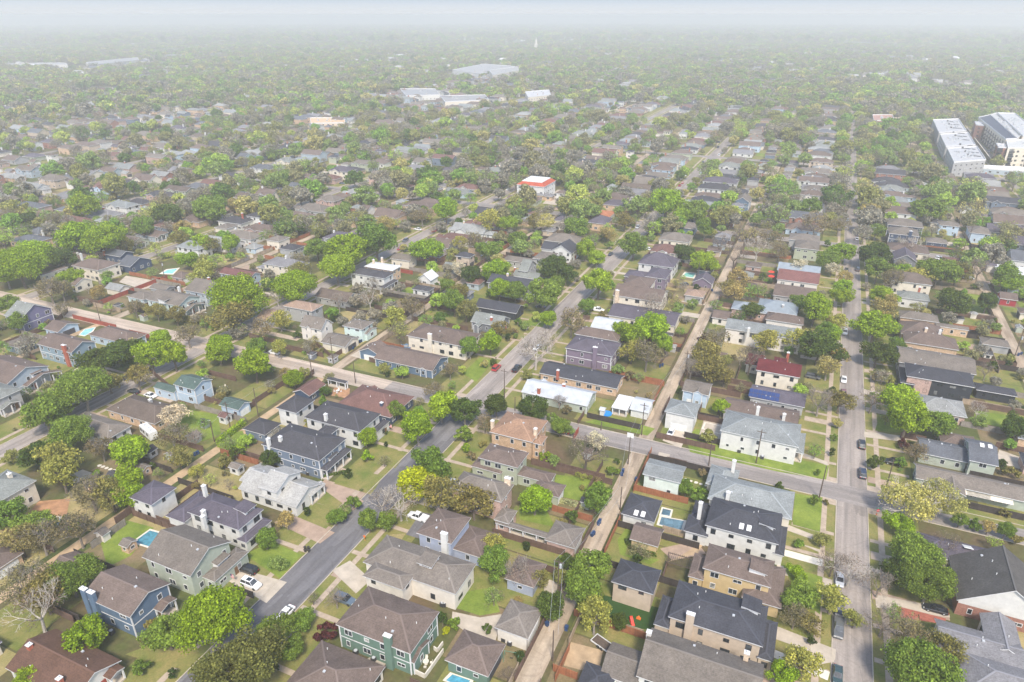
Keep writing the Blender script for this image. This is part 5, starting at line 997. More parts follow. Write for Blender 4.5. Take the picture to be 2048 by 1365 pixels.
mk('loose', 5, 48, 70, .036, (1, .78, 1.15), .06); mk('twiggy', 4, 46, 50, .028, (1, .8, 1.15), .055, True); mk('bare', 4, 46, 30, .017, (1, .8, 1.15), .055, True); mk('cone', 2, 22, 60, .08, (.75, 1.15, 1.25), .05)
mk('feather', 2, 60, 110, .026, (1.05, .6, 1.15), .06, True)
KS = dict(D2='big', L='dense', G='dense', D='dense', O='loose', Y='loose', YP='feather', K='loose', B='bare', W='loose', R='small', YL='dense', E='cone')
KN = dict(D2='dark olive tree', L='bright lime-green tree', G='mid-green tree', D='dark green tree', O='olive budding tree', Y='pale yellow-green tree', YP='feathery pale yellow tree', K='golden-brown budding tree', B='bare brown tree', W='white-blossoming tree', R='dark red-leaved tree', YL='vivid yellow-green tree', E='small dark evergreen')
BARK = [(.16, .13, .105), (.20, .17, .14), (.13, .105, .085), (.25, .22, .19)]
for s_ in '300 1078;85 1043;1342 1048;1330 1028;1424 858;915 1358;178 664;340 544;1378 550;1213 829;503 1165;838 1035;692 1195;1341 862;1266 1250'.split(';'):
    u, v = map(float, s_.split()); x, y = G(u, v); BIGS.append((x-4.5, x+4.5, y-7, y+4))
trees = []
for t in TR.replace('\n', ';').split(';'):
    u, v, r, k = t.split(); u, v, r = map(float, (u, v, r)); z = 5.
    for it in range(3):
        x, y = G(u, v, z); d = x*FW[0]+y*FW[1]+(z-H)*FW[2]; rm = r*d/F; z = 1.12*rm if rm > 1.5 else rm
    trees.append([x, y, min(rm, 11), k, r, True])
hand_xy = np.array([(t[0], t[1], t[2]) for t in trees])
def onroad(x, y, m):
    for s in SX:
        if abs(x-s) < 4.2+m: return True
    for s in SY:
        if abs(y-s) < 4.4+m: return True
    return min(abs(x-a) for a in AX) < 2+m*.6
TK = np.array(TAKEN)
extra = []; 
def inhouse(x, y, m): return bool(np.any((TK[:, 0]-m < x) & (TK[:, 1]+m > x) & (TK[:, 2]-m < y) & (TK[:, 3]+m > y)))
# nearer belt: trees in the yards and along the verges
def scatter(D0, D1, per, rlo, rhi, far):
    n = int(math.radians(84)/2*(D1*D1-D0*D0)/per); out = []
    for i in range(n):
        D = math.sqrt(R.uniform(D0*D0, D1*D1)); a = YAW+math.radians(R.uniform(-42, 42)); x, y = -math.sin(a)*D, math.cos(a)*D; r = (rlo+(rhi-rlo)*R.random()**1.7)*R.choice((.8, 1, 1.15))
        u, v, f = PR(x, y, 4)
        if not -150 < u < 2200 or v > 1500: continue
        if any(q[0] < x < q[1] and q[2] < y < q[3] for q in BIGS): continue
        if far and math.sin(x*.021+y*.008+2)+math.sin(y*.017-x*.009)+math.sin((x+y)*.0071)+R.uniform(-1.6, 1.6) < -1.0: continue
        if far < 2:
            if onroad(x, y, -.2 if far else .4+r*.4): continue
            if inhouse(x, y, r*.35 if far else r*.7): continue
            if D < 430 or v > 440:
                if np.any(np.hypot(hand_xy[:, 0]-x, hand_xy[:, 1]-y) < (hand_xy[:, 2]+r)*.8): continue
        out.append([x, y, r, None, r*F/f, False])
    return out
near_fill = scatter(70, 330, 75, .6, 2.3, 0)+scatter(90, 330, 260, 2., 3.4, 0)+scatter(210, 400, 105, 1.8, 4.6, 0)
mid = scatter(380, 1000, 44, 2.8, 8.2, 1)
for t in near_fill: t[3] = R.choice('GODOBGKBODOBEDEO' if t[2] > 1.2 else 'EDGEOEGDKOE')
for t in mid: t[3] = R.choice('LGGODYOBGKBODOBYL')
def treeobj(t, i):
    x, y, r, k, pr, _ = t; kind = KS[k]
    if k in 'LGD' and pr > 42: kind = 'big'
    if k == 'O' and i % 2: kind = 'twiggy'
    if k in 'LGDO' and pr < 17 and r < 3: kind = 'small'
    tm, cm = ST[kind][i % len(ST[kind])]; sh = r < 1.75
    nm, cat = ('shrub', 'shrub') if sh else ('tree', 'tree'); noun = KN[k].replace('tree', 'shrub') if sh else KN[k]
    big = 'big ' if pr > 36 or r > 7.5 else ''
    o = thing(nm, cat, (x, y, 0), None, 'shrubs in the yards' if sh else 'trees of the gardens and verges', big+noun, R.uniform(0, 6.28))
    s = r*(1.13 if r < 6 else 1.03); o.scale = (s*R.uniform(.88, 1.1), s*R.uniform(.88, 1.1), s*R.uniform(.85, 1.15)); c = KC[k]; j = R.uniform(.86, 1.14); g = R.uniform(.93, 1.08)
    if k == 'O' and i % 2: c = KC['O2']
    link('trunk', tm, o, (0, 0, 0), (.42, .38, .33) if (k in 'B' and i % 4 == 0) or k == 'YP' else BARK[i % 4]); link('crown', cm, o, (0, 0, 0), (c[0]*j*g, c[1]*j, c[2]*j))
alltr = trees+mid+near_fill; alltr.sort(key=lambda t: -t[4]*(1 if t[5] else .4)); ni = [0, 0]; rest = []
for t in alltr:
    sh = t[2] < 1.75; lim = (190, 300)[not sh]
    if ni[not sh] < lim: treeobj(t, sum(ni)); ni[not sh] += 1
    else: rest.append(t)
print('trees', ni, 'rest', len(rest))
far1 = scatter(1000, 1900, 66, 4., 9., 2); far2 = scatter(1900, 3300, 140, 6, 9.5, 2)+scatter(3300, 7500, 1100, 12, 19, 2)
print('far', len(far1), len(far2))
# masses of trees: points carrying scale/turn, with the crowns instanced on them
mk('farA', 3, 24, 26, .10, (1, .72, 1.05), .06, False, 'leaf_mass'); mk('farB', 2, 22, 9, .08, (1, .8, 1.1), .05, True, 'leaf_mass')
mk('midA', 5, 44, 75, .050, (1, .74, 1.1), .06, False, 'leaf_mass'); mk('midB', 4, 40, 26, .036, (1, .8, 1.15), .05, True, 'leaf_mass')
def joined(tm, cm):
    b = bpy.data.meshes.new('mass_tree'); v = []; nv = len(tm.vertices); a = np.empty(nv*3); tm.vertices.foreach_get('co', a); c = np.empty(len(cm.vertices)*3); cm.vertices.foreach_get('co', c)
    co_ = np.concatenate([a, c]).reshape(-1, 3); f = [tuple(p.vertices) for p in tm.polygons]; n1 = len(f); f += [tuple(i+nv for i in p.vertices) for p in cm.polygons]
    b.from_pydata(co_.tolist(), [], f); b.materials.append(MT['bark']); b.materials.append(cm.materials[0]); mi = np.ones(len(f), dtype=np.int32); mi[:n1] = 0; b.polygons.foreach_set('material_index', mi); b.update(); return b
def treemass(name, pts, variants):
    V = [joined(*v) for v in variants]; me = bpy.data.meshes.new(name); me.from_pydata([(t[0], t[1], 0) for t in pts], [], [])
    ats = me.attributes.new('sz', 'FLOAT', 'POINT'); ats.data.foreach_set('value', np.array([t[2] for t in pts], dtype=np.float32))
    atr = me.attributes.new('turn', 'FLOAT', 'POINT'); atr.data.foreach_set('value', NR.uniform(0, 6.28, len(pts)).astype(np.float32))
    ati = me.attributes.new('pick', 'INT', 'POINT'); ati.data.foreach_set('value', NR.randint(0, len(V), len(pts)).astype(np.int32))
    o = bpy.data.objects.new(name, me); scn.collection.objects.link(o); o['kind'] = 'stuff'; o.color = (.17, .14, .11, 1)
    ng = bpy.data.node_groups.new(name, 'GeometryNodeTree'); ng.interface.new_socket('Geometry', in_out='INPUT', socket_type='NodeSocketGeometry'); ng.interface.new_socket('Geometry', in_out='OUTPUT', socket_type='NodeSocketGeometry')
    L = ng.links.new; gi = ng.nodes.new('NodeGroupInput'); go = ng.nodes.new('NodeGroupOutput'); jn = ng.nodes.new('GeometryNodeJoinGeometry')
    def attr(nm, ty): n = ng.nodes.new('GeometryNodeInputNamedAttribute'); n.data_type = ty; n.inputs[0].default_value = nm; return n.outputs[0]
    sz = attr('sz', 'FLOAT'); tn = attr('turn', 'FLOAT'); pk = attr('pick', 'INT'); cb = ng.nodes.new('ShaderNodeCombineXYZ'); L(tn, cb.inputs[2])
    for i, m in enumerate(V):
        # each kind's model stands at one of the mass's own spots; the node group repeats it over the others
        ob = bpy.data.objects.new('tree_in_mass', m); t = pts[i]; scn.collection.objects.link(ob); ob.location = (t[0], t[1], 0); ob.scale = (t[2],)*3; ob.parent = o; ob.color = (.17, .14, .11, 1)
        oi = ng.nodes.new('GeometryNodeObjectInfo'); oi.transform_space = 'ORIGINAL'; oi.inputs['Object'].default_value = ob
        cmp_ = ng.nodes.new('FunctionNodeCompare'); cmp_.data_type = 'INT'; cmp_.operation = 'EQUAL'; L(pk, cmp_.inputs[2]); cmp_.inputs[3].default_value = i
        ip = ng.nodes.new('GeometryNodeInstanceOnPoints'); L(gi.outputs[0], ip.inputs['Points']); L(cmp_.outputs[0], ip.inputs['Selection']); L(oi.outputs['Geometry'], ip.inputs['Instance']); L(cb.outputs[0], ip.inputs['Rotation']); L(sz, ip.inputs['Scale']); L(ip.outputs[0], jn.inputs[0])
    L(jn.outputs[0], go.inputs[0]); md = o.modifiers.new('trees', 'NODES'); md.node_group = ng
    return o
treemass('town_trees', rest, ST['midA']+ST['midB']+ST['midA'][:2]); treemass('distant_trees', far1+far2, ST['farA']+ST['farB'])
# ================================================================ HEDGES
def hedge(lab, pts, w_, h, col):
    P = px(pts); x, y = P[0]; o = thing('hedge', 'hedge', (x, y, 0), lab); b = MB(); V = []
    r = np.random.RandomState(len(pts)); 
    for i in range(len(P)-1):
        a, c = np.array(P[i])-(x, y), np.array(P[i+1])-(x, y); d = c-a; L_ = np.hypot(*d); n = int(L_*w_*60); nn = np.array((-d[1], d[0]))/L_
        for q in range(n):
            t = r.uniform(); s = r.uniform(-.5, .5)*w_; f = r.randint(3); z = h if f == 0 else r.uniform(0, h); s = s if f == 0 else (w_/2 if f == 1 else -w_/2); p = a+d*t+nn*s
            n3 = Vector((r.normal()*.5, r.normal()*.5, 1)) if f == 0 else Vector((nn[0]*np.sign(s)+r.normal()*.4, nn[1]*np.sign(s)+r.normal()*.4, r.normal()*.4)); n3.normalize(); t3 = n3.orthogonal().normalized(); b3 = n3.cross(t3); k = .13; pp = Vector((p[0], p[1], z+r.normal()*.04))
            b.face([pp-t3*k-b3*k, pp+t3*k-b3*k, pp+t3*k+b3*k, pp-t3*k+b3*k])
    link('foliage', b.mesh('foliage', ['leaf']), o, (0, 0, 0), col)
hedge('clipped bright green L-shaped hedge beside the charcoal garage', '437 892 490 848', 1.3, 2.0, KC['L']); hedge('lower clipped hedge bordering the small square lawn', '437 893 490 905', 1.2, 1.4, KC['L'])
hedge('dark clipped hedge curving around the yellow garage', '1253 1083 1258 1095 1290 1110 1312 1112', 1.0, 1.0, KC['D']); hedge('hedge along brown porch house cross street', '265 612 400 650', 2.2, 2.0, KC['O'])
hedge('pale flowering border along rust fence', '1110 1000 1170 1018', 1.4, .8, (.42, .45, .25)); hedge('vine hedge on curved fence, upper right', '1968 498 2040 510', 2., 1.8, KC['D']); hedge('low dark border in front of brick porch house', '640 958 690 945', .8, .6, KC['D']); hedge('low hedge beside flag porch house walk', '770 872 780 850', .8, .8, KC['D'])
hedge('green strip of shrubs beside the orange brick house', '1100 838 1130 868', 2.4, 2.0, KC['G'])
# ================================================================ FENCES
FC = dict(red=(.30, .07, .045), brown=(.135, .085, .065), dark=(.055, .045, .042), grey=(.26, .23, .20), tan=(.36, .28, .20), rust=(.30, .12, .06))
POSTM = boxmesh('post', .13, .13, 2.0, 'fence_wood')
def fence(p, q, col, noun, h=1.9):
    L_ = math.hypot(q[0]-p[0], q[1]-p[1]); 
    if L_ < 1.5: return
    a = math.atan2(q[1]-p[1], q[0]-p[0]); o = thing('board_fence', 'fence', (p[0], p[1], 0), None, 'board fences round the yards', noun, a)
    b = MB(); n = max(1, int(L_/.16))
    b.box(0, L_, -.02, .02, .04, h); b.box(0, L_, -.06, .06, h, h+.05); b.box(0, L_, -.06, -.02, .5, .6); b.box(0, L_, -.06, -.02, 1.4, 1.5); link('board_panel', b.mesh('board_panel', ['fence_wood']), o, (0, 0, 0), FC[col])
    k = max(1, round(L_/2.6)); k = min(k, 16)
    for i in range(k+1): link('post', POSTM, o, (L_*i/k, .07, 0), tuple(c*.8 for c in FC[col]))
for f in FEN.split(';'):
    c, u0, v0, u1, v1 = f.split(); p = G(float(u0), float(v0)); q = G(float(u1), float(v1))
    if abs(p[0]-q[0]) > abs(p[1]-q[1]): y = (p[1]+q[1])/2; p, q = ((p[0], y), (q[0], y)) if abs(p[1]-q[1]) < 7 else (p, q)
    else: x = (p[0]+q[0])/2; p, q = ((x, p[1]), (x, q[1])) if abs(p[0]-q[0]) < 7 else (p, q)
    L_ = math.hypot(q[0]-p[0], q[1]-p[1]); n = max(1, round(L_/26)); nn = {'red': 'red', 'brown': 'brown', 'dark': 'dark brown', 'grey': 'weathered grey', 'tan': 'tan', 'rust': 'rust-coloured'}[c]
    for i in range(n): fence(*[(p[0]+(q[0]-p[0])*t, p[1]+(q[1]-p[1])*t) for t in (i/n, (i+1)/n-.004)], c, nn+' board fence')
for p, q in SIDEF:
    r_ = (min(p[0], q[0]), max(p[0], q[0]), p[1]-.1, p[1]+.1)
    if r_[1]-r_[0] < 4 or any(r_[0] < t[1]-.6 and r_[1] > t[0]+.6 and r_[2] < t[3]-.6 and r_[3] > t[2]+.6 and not (t[0]-1 < p[0] < t[1]+1 and t[2]-3 < p[1] < t[2]+3) for t in TAKEN): continue
    c = R.choice(['brown', 'dark', 'grey', 'rust', 'brown']); fence(p, q, c, {'brown': 'brown', 'dark': 'dark brown', 'grey': 'weathered grey', 'rust': 'rust-coloured'}[c]+' board fence')
nf = 0
for lot in LOTS:
    cat, dist, r, i, k, side, n, ai = lot
    if cat != 'house' or dist > 420 or nf > 120: continue
    q = PR(AX[ai], r[2])
    if not -50 < q[0] < 2100 or (q[1] > 640 and R.random() < .8): continue
    c = R.choice(['brown', 'brown', 'grey', 'dark', 'rust', 'tan']); ax = AX[ai]-side*2.6; nn = {'brown': 'brown', 'dark': 'dark brown', 'grey': 'weathered grey', 'tan': 'tan', 'rust': 'rust-coloured'}[c]
    if R.random() < .6: fence((ax, r[2]-1.), (ax, r[3]+2.), c, nn+' board fence'); nf += 1
    xb = r[1] if side > 0 else r[0]
    if R.random() < .6: fence((ax, r[2]-1.3), (xb, r[2]-1.3), c, nn+' board fence'); nf += 1
for q in range(900):
    D = math.sqrt(R.uniform(95**2, 330**2)); a = YAW+math.radians(R.uniform(-40, 40)); x, y = -math.sin(a)*D, math.cos(a)*D; ai = min(range(len(AX)), key=lambda i: abs(AX[i]-x)); u, v, f = PR(x, y)
    if not 3.5 < abs(AX[ai]-x) < 16 or not 0 < u < 2048 or not 430 < v < 1330: continue
    w_, d_ = R.uniform(2.2, 3.6), R.uniform(2.2, 3.2); r_ = (x-w_/2, x+w_/2, y-d_/2, y+d_/2)
    if clash(r_, .9) or onroad(x, y, 1.5) or np.any(np.hypot(hand_xy[:, 0]-x, hand_xy[:, 1]-y) < 3) or sum(1 for o, _ in ALLT if o['category'] == 'shed') > 42: continue
    wc = R.choice(['white', 'tanb', 'offw', 'dslate', 'sage', 'grey']); l0 = len(LM); house(None, 'shed', wc, R.choice(['gb', 'ch', 'gb2', 'lg2']), [(False, r_, 2.2, R.choice('XYH'), .5)], '', 1, {'white': 'white', 'tanb': 'brown', 'offw': 'pale', 'dslate': 'dark', 'sage': 'green', 'grey': 'grey'}[wc]+' backyard shed', 'sheds in the backyards'); del LM[l0:]
# ================================================================ VEHICLES
CC = dict(white=(.78, .79, .80), black=(.012, .013, .016), bluegrey=(.10, .14, .19), silver=(.45, .47, .50), navy=(.02, .03, .06), grey=(.10, .105, .11), teal=(.03, .06, .065), maroon=(.12, .02, .025), red=(.38, .03, .03), blue=(.10, .17, .28), dark=(.03, .033, .038))
def carmeshes(ty):
    L_, W_c, h1, h2 = dict(sedan=(4.6, 1.8, .82, 1.42), suv=(4.8, 1.92, 1.0, 1.75), pickup=(5.6, 1.95, 1.0, 1.8))[ty]; a = L_/2; w_ = W_c/2
    # body as stations along the length: x, half width, bottom, top
    st = [(-a, w_*.82, .38, h1*.78), (-a+.15, w_*.95, .28, h1*.95), (-a+.9, w_, .26, h1), (0, w_, .26, h1), (a-1.1, w_, .26, h1*.97), (a-.2, w_*.93, .28, h1*.86), (a, w_*.78, .38, h1*.68)]
    b = MB()
    for i in range(len(st)-1):
        (x0, w0, b0, t0), (x1, w1, b1, t1) = st[i], st[i+1]; r0 = [(x0, -w0, b0), (x0, w0, b0), (x0, w0, t0-.12), (x0, w0*.9, t0), (x0, -w0*.9, t0), (x0, -w0, t0-.12)]; r1 = [(x1, -w1, b1), (x1, w1, b1), (x1, w1, t1-.12), (x1, w1*.9, t1), (x1, -w1*.9, t1), (x1, -w1, t1-.12)]
        for k in range(6): j = (k+1) % 6; b.face([r0[k], r0[j], r1[j], r1[k]][::-1])
        if i == 0: b.face(r0)
        if i == len(st)-2: b.face(r1[::-1])
    c0, c1, r0_, r1_ = dict(sedan=(-1.75, 1.05, -1.0, .25), suv=(-2.25, 1.15, -2.0, .45), pickup=(-.7, 1.45, -.5, .75))[ty]
    b.box(r0_, r1_, -w_*.72, w_*.72, h2-.06, h2, tx=.05, ty=.04)          # roof panel
    for sx, (xa, xb) in ((0, (c0, r0_)), (1, (c1, r1_))):
        for s in (-1, 1): b.tube((xa, s*w_*.86, h1-.02), (xb, s*w_*.70, h2-.05), .045, .04, 4)
    for s in (-1, 1): b.tube(((c0+c1)/2, s*w_*.88, h1-.02), ((r0_+r1_)/2, s*w_*.71, h2-.05), .05, .045, 4)
    if ty == 'pickup':
        b.box(-a+.12, -.8, -w_*.98, -w_*.88, h1-.05, h1+.22); b.box(-a+.12, -.8, w_*.88, w_*.98, h1-.05, h1+.22); b.box(-a+.02, -a+.12, -w_*.9, w_*.9, h1-.1, h1+.22)
    body = b.mesh('body', ['car_paint'])
    g = MB(); q0 = [(c0, -w_*.88, h1-.03), (c1, -w_*.88, h1-.03), (c1, w_*.88, h1-.03), (c0, w_*.88, h1-.03)]; q1 = [(r0_, -w_*.71, h2-.055), (r1_, -w_*.71, h2-.055), (r1_, w_*.71, h2-.055), (r0_, w_*.71, h2-.055)]
    for k in range(4): j = (k+1) % 4; g.face([q0[k], q0[j], q1[j], q1[k]])
    glass = g.mesh('windows', ['glass']); t = MB(); t.tube((0, -.11, 0), (0, .11, 0), .34, .34, 14); t.face([(.34*math.cos(i*.4488), -.11, .34*math.sin(i*.4488)) for i in range(14)]); t.tube((0, -.125, 0), (0, .125, 0), .18, .18, 10, 1); wheel = t.mesh('wheel', ['rubber', 'galvanised'])
    hl = boxmesh('headlight', .1, .4, .16, 'lamp_white'); tl = boxmesh('tail_light', .1, .34, .18, 'lamp_red')
    return body, glass, wheel, hl, tl, L_, w_, h1
CM = {k: carmeshes(k) for k in ('sedan', 'suv', 'pickup')}; SRF = boxmesh('sunroof', 1.1, .9, .02, 'glass')
for line in CARS.strip().split('\n'):
    a, lab = line.split('|'); u, v, ax, ty, c = a.split()
    if lab == 'x': continue
    x, y = G(float(u), float(v)); bd, gl, wh, hl, tl, L_, w_, h1 = CM[ty]; flip = math.pi if R.random() < .5 else 0
    if abs(x-21.6) < 6: x = 21.6+(2.55 if x > 21.6 else -2.55); flip = 0 if x > 21.6 else math.pi
    if abs(x+88.5) < 6 and ax == 'Y': x = -88.5+(3.4 if x > -88.5 else -3.4)
    o = thing('parked_car', 'car', (x, y, .05), lab, 'cars parked in the neighbourhood', None, (math.pi/2 if ax == 'Y' else 0)+flip+R.uniform(-.04, .04))
    link('body', bd, o, (0, 0, 0), CC[c]); link('windows', gl, o)
    for sx in (-1, 1):
        for sy in (-1, 1): link('wheel', wh, o, (sx*L_*.31, sy*(w_-.1), .34))
    for sy in (-1, 1): link('headlight', hl, o, (L_/2-.06, sy*w_*.62, h1*.58)); link('tail_light', tl, o, (-L_/2+.04, sy*w_*.66, h1*.62))
    if ty == 'suv' and c == 'white': link('sunroof', SRF, o, (-.3, 0, 1.75))
nc = 0
for q in range(2000):
    if nc >= 70: break
    i = R.randrange(len(SX)); y = R.uniform(150, 900); onst = R.random() < .45
    if onst: x = SX[i]+R.choice((-1, 1))*(hw(i)-1.1); rz = math.pi/2
    else: x = SX[i]+R.choice((-1, 1))*R.uniform(7, 13); rz = 0
    u, v, f = PR(x, y, .5)
    if not 10 < u < 2040 or not 200 < v < 800 or any(abs(y-s) < 10 for s in SY) or inhouse(x, y, 2.5): continue
    if any(math.hypot(o.location.x-x, o.location.y-y) < 7 for o, _ in ALLT if o['category'] == 'car'): continue
    if u > 0 and v > 520 and R.random() < .6: continue
    ty = R.choice(['sedan', 'suv', 'suv', 'pickup']); c = R.choice(['white', 'white', 'black', 'silver', 'grey', 'navy', 'red', 'bluegrey', 'dark']); bd, gl, wh, hl, tl, L_, w_, h1 = CM[ty]; nc += 1
    o = thing('parked_car', 'car', (x, y, .05), None, 'cars parked in the neighbourhood', {'sedan': 'saloon car', 'suv': 'SUV', 'pickup': 'pickup truck'}[ty].join([{'bluegrey': 'blue-grey', 'dark': 'dark grey', 'navy': 'navy'}.get(c, c)+' ', '']), rz+R.choice((0, math.pi)))
    link('body', bd, o, (0, 0, 0), CC[c]); link('windows', gl, o)
    for sx in (-1, 1):
        for sy in (-1, 1): link('wheel', wh, o, (sx*L_*.31, sy*(w_-.1), .34))
# camper
x, y = G(300, 873); o = thing('camper_trailer', 'camper', (x, y, 0), 'white camper trailer parked between the two brown-roofed houses', None, None, math.radians(-18)); b = MB(); b.box(-3.6, 3.6, -1.2, 1.2, .55, 2.9, tx=.12, ty=.06); b.box(-3.4, 3.4, -1.1, 1.1, 2.9, 2.98, ty=.1)
link('body', b.mesh('body', ['lamp_white']), o)
for i, xx in enumerate((-2.4, -.6, 1.8)): w1 = link('window', WM[(1.1, .9, 1)][2], o, (xx, -1.17, 1.9))
for xx in (-.5, .5):
    for s in (-1, 1): link('wheel', CM['suv'][2], o, (xx, s*1.05, .34))
b = MB(); b.box(-.4, .4, -.3, .3, 0, .25, tx=.08, ty=.06); me = b.mesh('roof_vent', ['galvanised'])
for xx in (-2, .4, 2.2): link('roof_vent', me, o, (xx, .1, 2.97))
# flat trailer and boat
x, y = G(1206, 1292); o = thing('flat_trailer', 'trailer', (x, y, 0), 'white-framed empty flat trailer on the tan yard', None, None, -.35); b = MB(); b.box(-2.2, 2.2, -1, 1, .5, .56, 1); 
for q in ((-2.3, 2.3, -1.1, -1), (-2.3, 2.3, 1, 1.1), (-2.3, -2.2, -1, 1), (2.2, 2.3, -1, 1)): b.box(*q, .45, .75)
link('bed', b.mesh('bed', ['lamp_white', 'pole_wood']), o)
for xx in (-.4, .4):
    for s in (-1, 1): link('wheel', CM['sedan'][2], o, (xx, s*1.15, .34))
# ================================================================ POLES, WIRES
def pole(x, y, h, k, ground=0):
    noun = {'t': 'wooden utility pole with transformer', 'c': 'wooden utility pole with crossarm', 'p': 'plain wooden utility pole', 'b': 'wooden pole topped by white board', 'l': 'pole with street lamp'}[k]
    o = thing('utility_pole', 'pole', (x, y, 0), None, 'utility poles of the streets and alleys', noun); b = MB(); b.tube((0, 0, -.2), (0, 0, h), .17, .11, 8); link('shaft', b.mesh('shaft', ['pole_wood']), o)
    if k in 'tc': b = MB(); b.box(-1.2, 1.2, -.07, .07, h-.9, h-.76); link('crossarm', b.mesh('crossarm', ['pole_wood']), o)
    if k in 't': b = MB(); b.tube((.4, 0, h-2.3), (.4, 0, h-1.3), .26, .26, 10); link('transformer', b.mesh('transformer', ['galvanised']), o)
    if k == 'b': b = MB(); b.box(-.9, .9, -.06, .06, h-.3, h+1.1); link('board', b.mesh('board', ['lamp_white']), o)
    if k == 'l': b = MB(); b.tube((0, 0, h-.4), (1.6, 0, h), .05, .05, 5); b.box(1.3, 2., -.15, .15, h-.05, h+.08); link('lamp_arm', b.mesh('lamp_arm', ['galvanised']), o)
PP = []
for s in POLES.split(';'):
    u, v, h, k = s.split(); x, y = G(float(u), float(v)); 
    if abs(x-AX[8]) < 5 : pass
    pole(x, y, float(h), k); PP.append((x, y, float(h)))
for ai in range(len(AX)):
    for y in range(430, 1000, 42):
        q = PR(AX[ai]+2.5, y)
        if 0 < q[0] < 2048 and q[2] < 620: pole(AX[ai]+2.5, y+R.uniform(-4, 4), 10, R.choice('ctc'))
def wire(p, q, lab):
    cu = MB(); n = 10; pr = None
    for i in range(n+1): t = i/n; c = (p[0]+(q[0]-p[0])*t-p[0], p[1]+(q[1]-p[1])*t-p[1], p[2]+(q[2]-p[2])*t-4*.9*t*(1-t)); pr and cu.tube(pr, c, .022, .022, 3, cap=False); pr = c
    thing('power_line', 'wire', (p[0], p[1], 0), lab, None, None, 0, cu.mesh('power_line', ['galvanised']))
ac_ = [p for p in PP if -40 < p[0] < -28]; ac_.sort(key=lambda p: p[1])
for i in range(len(ac_)-1):
    for s, nm in ((-.9, 'western'), (.9, 'eastern')): wire((ac_[i][0]+s, ac_[i][1], ac_[i][2]-.7), (ac_[i+1][0]+s, ac_[i+1][1], ac_[i+1][2]-.7), f'{nm} overhead wire above the middle alley, {ORD[i]} span from the bottom')
la = [p for p in PP if -160 < p[0] < -138]; la.sort(key=lambda p: p[1])
for i in range(len(la)-1): wire((la[i][0], la[i][1], la[i][2]-.7), (la[i+1][0], la[i+1][1], la[i+1][2]-.7), f'overhead wire above the left alley, {ORD[i]} span from the bottom')
# ================================================================ POOLS AND SMALL THINGS
def pool(lab, pts, col, deck=.5, m='stone_white'):
    P = px(pts); cx = sum(p[0] for p in P)/len(P); cy = sum(p[1] for p in P)/len(P); o = thing('swimming_pool', 'pool', (cx, cy, 0), lab); Q = [(p[0]-cx, p[1]-cy) for p in P]; b = MB(); n = len(Q)
    E_ = []
    for p in Q: L_ = math.hypot(*p); E_.append((p[0]*(1+deck*1.3/L_), p[1]*(1+deck*1.3/L_)))
    for i in range(n): j = (i+1) % n; b.face([(*Q[i], .12), (*E_[i], .12), (*E_[j], .12), (*Q[j], .12)]); b.face([(*E_[i], 0), (*E_[j], 0), (*E_[j], .12), (*E_[i], .12)])
    link('coping', b.mesh('coping', [m]), o); b = MB(); b.face([(*q, .085) for q in Q]); me = b.mesh('water', ['pool_water'])
    if me.polygons[0].normal.z < 0: me.flip_normals()
    link('water', me, o, (0, 0, 0), col)
pool('rectangular blue pool on lawn beside sage green house', '268 1085 300 1062 328 1070 302 1095', (.07, .22, .28)); pool('dark green free-form pool at lower left', '55 1045 62 1035 85 1032 118 1036 118 1046 105 1055 75 1053', (.03, .09, .08)); pool('blue-grey pool with spa behind white black-roofed house', '1318 1050 1323 1035 1368 1043 1362 1062', (.11, .19, .24)); pool('small square spa above blue-grey pool', '1322 1030 1326 1018 1342 1022 1339 1033', (.08, .15, .2))
pool('teal pool behind white corner house', '1407 858 1412 847 1442 854 1439 868', (.04, .24, .27)); pool('bright blue pool cut by bottom edge', '892 1362 905 1350 940 1362 935 1378', (.08, .30, .42)); pool('pale turquoise pool inside red fence', '160 670 170 660 190 656 183 664 170 672', (.25, .55, .55)); pool('turquoise pool behind navy house', '325 547 335 541 355 538 345 548', (.22, .6, .62), 1.2); pool('mint-coloured pool beside plum garage', '1366 553 1372 546 1390 548 1386 556', (.22, .50, .44), 1.)
pool('small pool in yard of navy-roofed white house', '556 464 566 461 568 465 558 467', (.2, .5, .55))
b = MB(); b.tube((0, 0, .02), (0, 0, .38), 1.6, 1.7, 20); b.tube((0, 0, .30), (0, 0, .40), 1.45, 1.45, 20, 1); x, y = G(1213, 829)
thing('paddling_pool', 'paddling pool', (x, y, 0), 'round bright blue paddling pool beside tiny white shed', None, None, 0, b.mesh('paddling_pool', ['solar', 'solar']), None); MT2 = None
flat('toy_blue', (.02, .22, .6), .4); flat('toy_red', (.6, .05, .03), .4); flat('orange_cloth', (.65, .16, .03), .7); flat('pot_dark', (.05, .045, .04), .9); flat('green_cloth', (.05, .35, .32), .7)
ALLT[-1][0].data.materials[0] = MT['toy_blue']; ALLT[-1][0].data.materials[1] = MT['toy_blue']
BINM = MB(); BINM.box(-.3, .3, -.33, .33, .08, 1.0, tx=-.03, ty=-.03); BINM.box(-.35, .35, -.38, .38, 1.0, 1.08); BINM.tube((-.3, .33, .1), (.3, .33, .1), .1, .1, 8); BINM = BINM.mesh('wheeled_bin', ['bin_blue'])
for s in '1197 1050;1200 1046;1187 1070;1184 1073;1134 1163;1094 1252;1133 1260;1246 945;1243 952;1272 962;1340 842;1343 845;720 686;724 684;706 699;340 1048;390 912;396 909;447 874;1424 583;1320 735;1325 733;2042 710;2036 712'.split(';'):
    u, v = map(float, s.split()); x, y = G(u, v); thing('wheeled_bin', 'bin', (x, y, 0), None, 'wheeled bins along the alleys', 'dark blue wheeled bin', R.uniform(0, 6), BINM)
